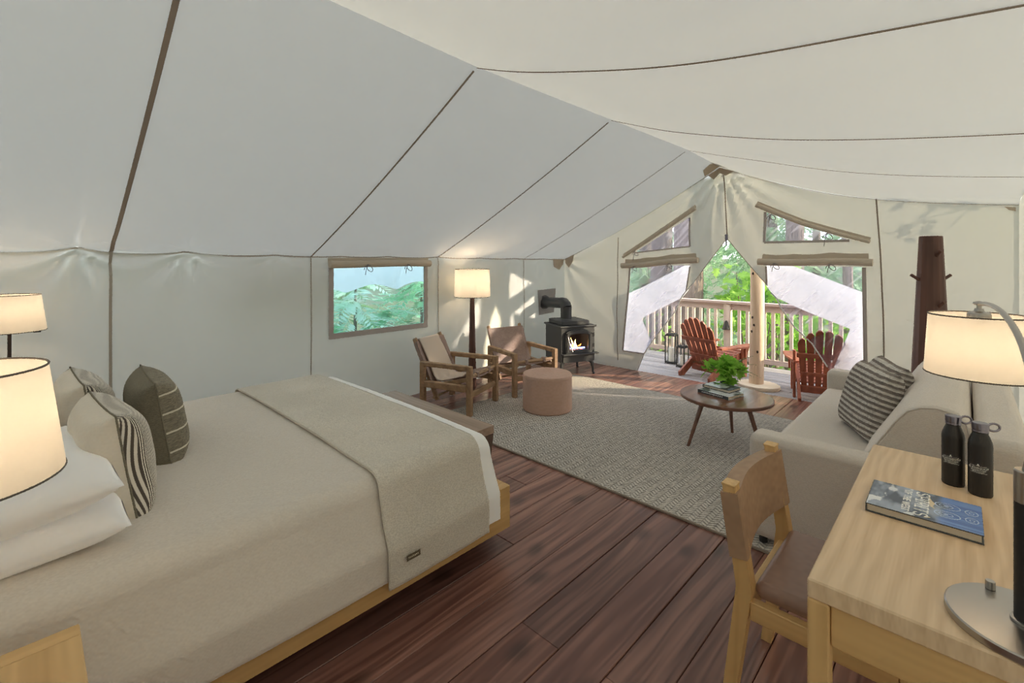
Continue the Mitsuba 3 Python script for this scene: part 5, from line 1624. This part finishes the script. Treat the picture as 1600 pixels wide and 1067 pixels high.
def oval(x, y, a, b, w, fill=False):
    o = sg.Point(0, 0).buffer(1, 24)
    import shapely.affinity as sa
    e = sa.scale(o, a, b)
    g = e if fill else e.difference(sa.scale(o, a - w, b - w))
    return moved(prism(sg.Polygon(g.exterior, g.interiors), 0.0004), BM @ place(x, y, 0.0265))


PALE = mat('pale_blue_print', (0.42, 0.52, 0.70), 0.3)
GOLD = mat('gold_print', (0.62, 0.52, 0.36), 0.3)
art = []
for y in (0.034, -0.030):
    art += [oval(0.055, y, 0.030, 0.024, 0.003), oval(0.052, y, 0.017, 0.013, 0.0025), oval(0.052, y, 0.006, 0.005, 0, True), oval(0.108, y * 0.85, 0.015, 0.019, 0.0025), oval(0.108, y * 0.85, 0.006, 0.009, 0.002)]
part(bk, 'cover_ornament', join(art), PALE, False)
part(bk, 'cover_flashes', moved(join([prism([(0.010, 0.085), (0.018, 0.05), (0.027, 0.03), (0.022, 0.005), (0.028, -0.01), (0.016, 0.0), (0.012, 0.03)], 0.0003), prism([(0.004, -0.095), (0.02, -0.085), (0.010, -0.075)], 0.0003)]), BM @ place(0, 0, 0.0265)), GOLD, False)

# desk lamp
LX, LY = 0.095, 1.47
t = thing('desk_lamp', 'desk lamp with a round steel foot, black post, arched arm and drum shade', 'lamp')
LB = place(LX, LY, DZ + 0.0004)
part(t, 'base', moved(lathe([(0, 0), (0.128, 0), (0.130, 0.003), (0.130, 0.016), (0.127, 0.019), (0, 0.021)], 72), LB), CHROME, 30)
part(t, 'switch_knob', moved(lathe([(0, 0.0), (0.009, 0.0), (0.009, 0.016), (0.008, 0.018), (0, 0.018)], 24), place(0.0425, 1.565, DZ + 0.0208)), CHROME, 30)
part(t, 'collar', moved(lathe([(0.0, 0.0212), (0.026, 0.0212), (0.026, 0.026), (0.0215, 0.028), (0, 0.028)], 32), LB), CHROME, 30)
part(t, 'post', moved(lathe([(0, 0.028), (0.0205, 0.028), (0.0205, 0.275), (0, 0.275)], 32), LB), mat('black_leather_wrap', (0.012, 0.011, 0.011), 0.5), 30)
part(t, 'post_sleeve', moved(lathe([(0, 0.275), (0.021, 0.275), (0.021, 0.340), (0.019, 0.343), (0, 0.343)], 32), LB), CHROME, 30)
SCX, SCY, SZ0, SZ1 = 0.03, 1.97, 1.195, 1.372
p0, p3 = np.array([LX, LY, DZ + 0.343]), np.array([SCX, SCY, SZ1 + 0.032])
p1, p2 = p0 + (0.03, -0.10, 0.22), p3 + (0.05, -0.30, 0.045)
arc = [p0 * (1 - q) ** 3 + 3 * p1 * q * (1 - q) ** 2 + 3 * p2 * q * q * (1 - q) + p3 * q ** 3 for q in np.linspace(0, 1, 28)]
part(t, 'arm', tube(arc, np.linspace(0.0085, 0.006, 28), 12), CHROME, 40)
part(t, 'finial', moved(lathe([(0, -0.002), (0.010, 0.0), (0.0145, 0.004), (0.012, 0.009), (0, 0.013)], 24), place(SCX, SCY, SZ1 + 0.030)), CHROME, 40)
part(t, 'socket_cap', moved(lathe([(0, 0.012), (0.010, 0.012), (0.012, 0.004), (0.024, 0.0), (0.027, -0.006), (0.027, -0.03), (0, -0.03)], 28), place(SCX, SCY, SZ1 + 0.008)), CHROME, 30)
part(t, 'hub_stem', cyl((SCX, SCY, SZ1 + 0.02), (SCX, SCY, SZ1 + 0.031), 0.006, n=14), CHROME)
for a in (0.6, 0.6 + 2 * PI / 3, 0.6 + 4 * PI / 3):
    part(t, 'spider', cyl((SCX + 0.024 * math.cos(a), SCY + 0.024 * math.sin(a), SZ1 - 0.012), (SCX + 0.112 * math.cos(a), SCY + 0.112 * math.sin(a), SZ1 - 0.012), 0.0016, n=8), DARKM)
shade(t, SCX, SCY, SZ0, SZ1, 0.125, 0.115, 1.55, 1.29)
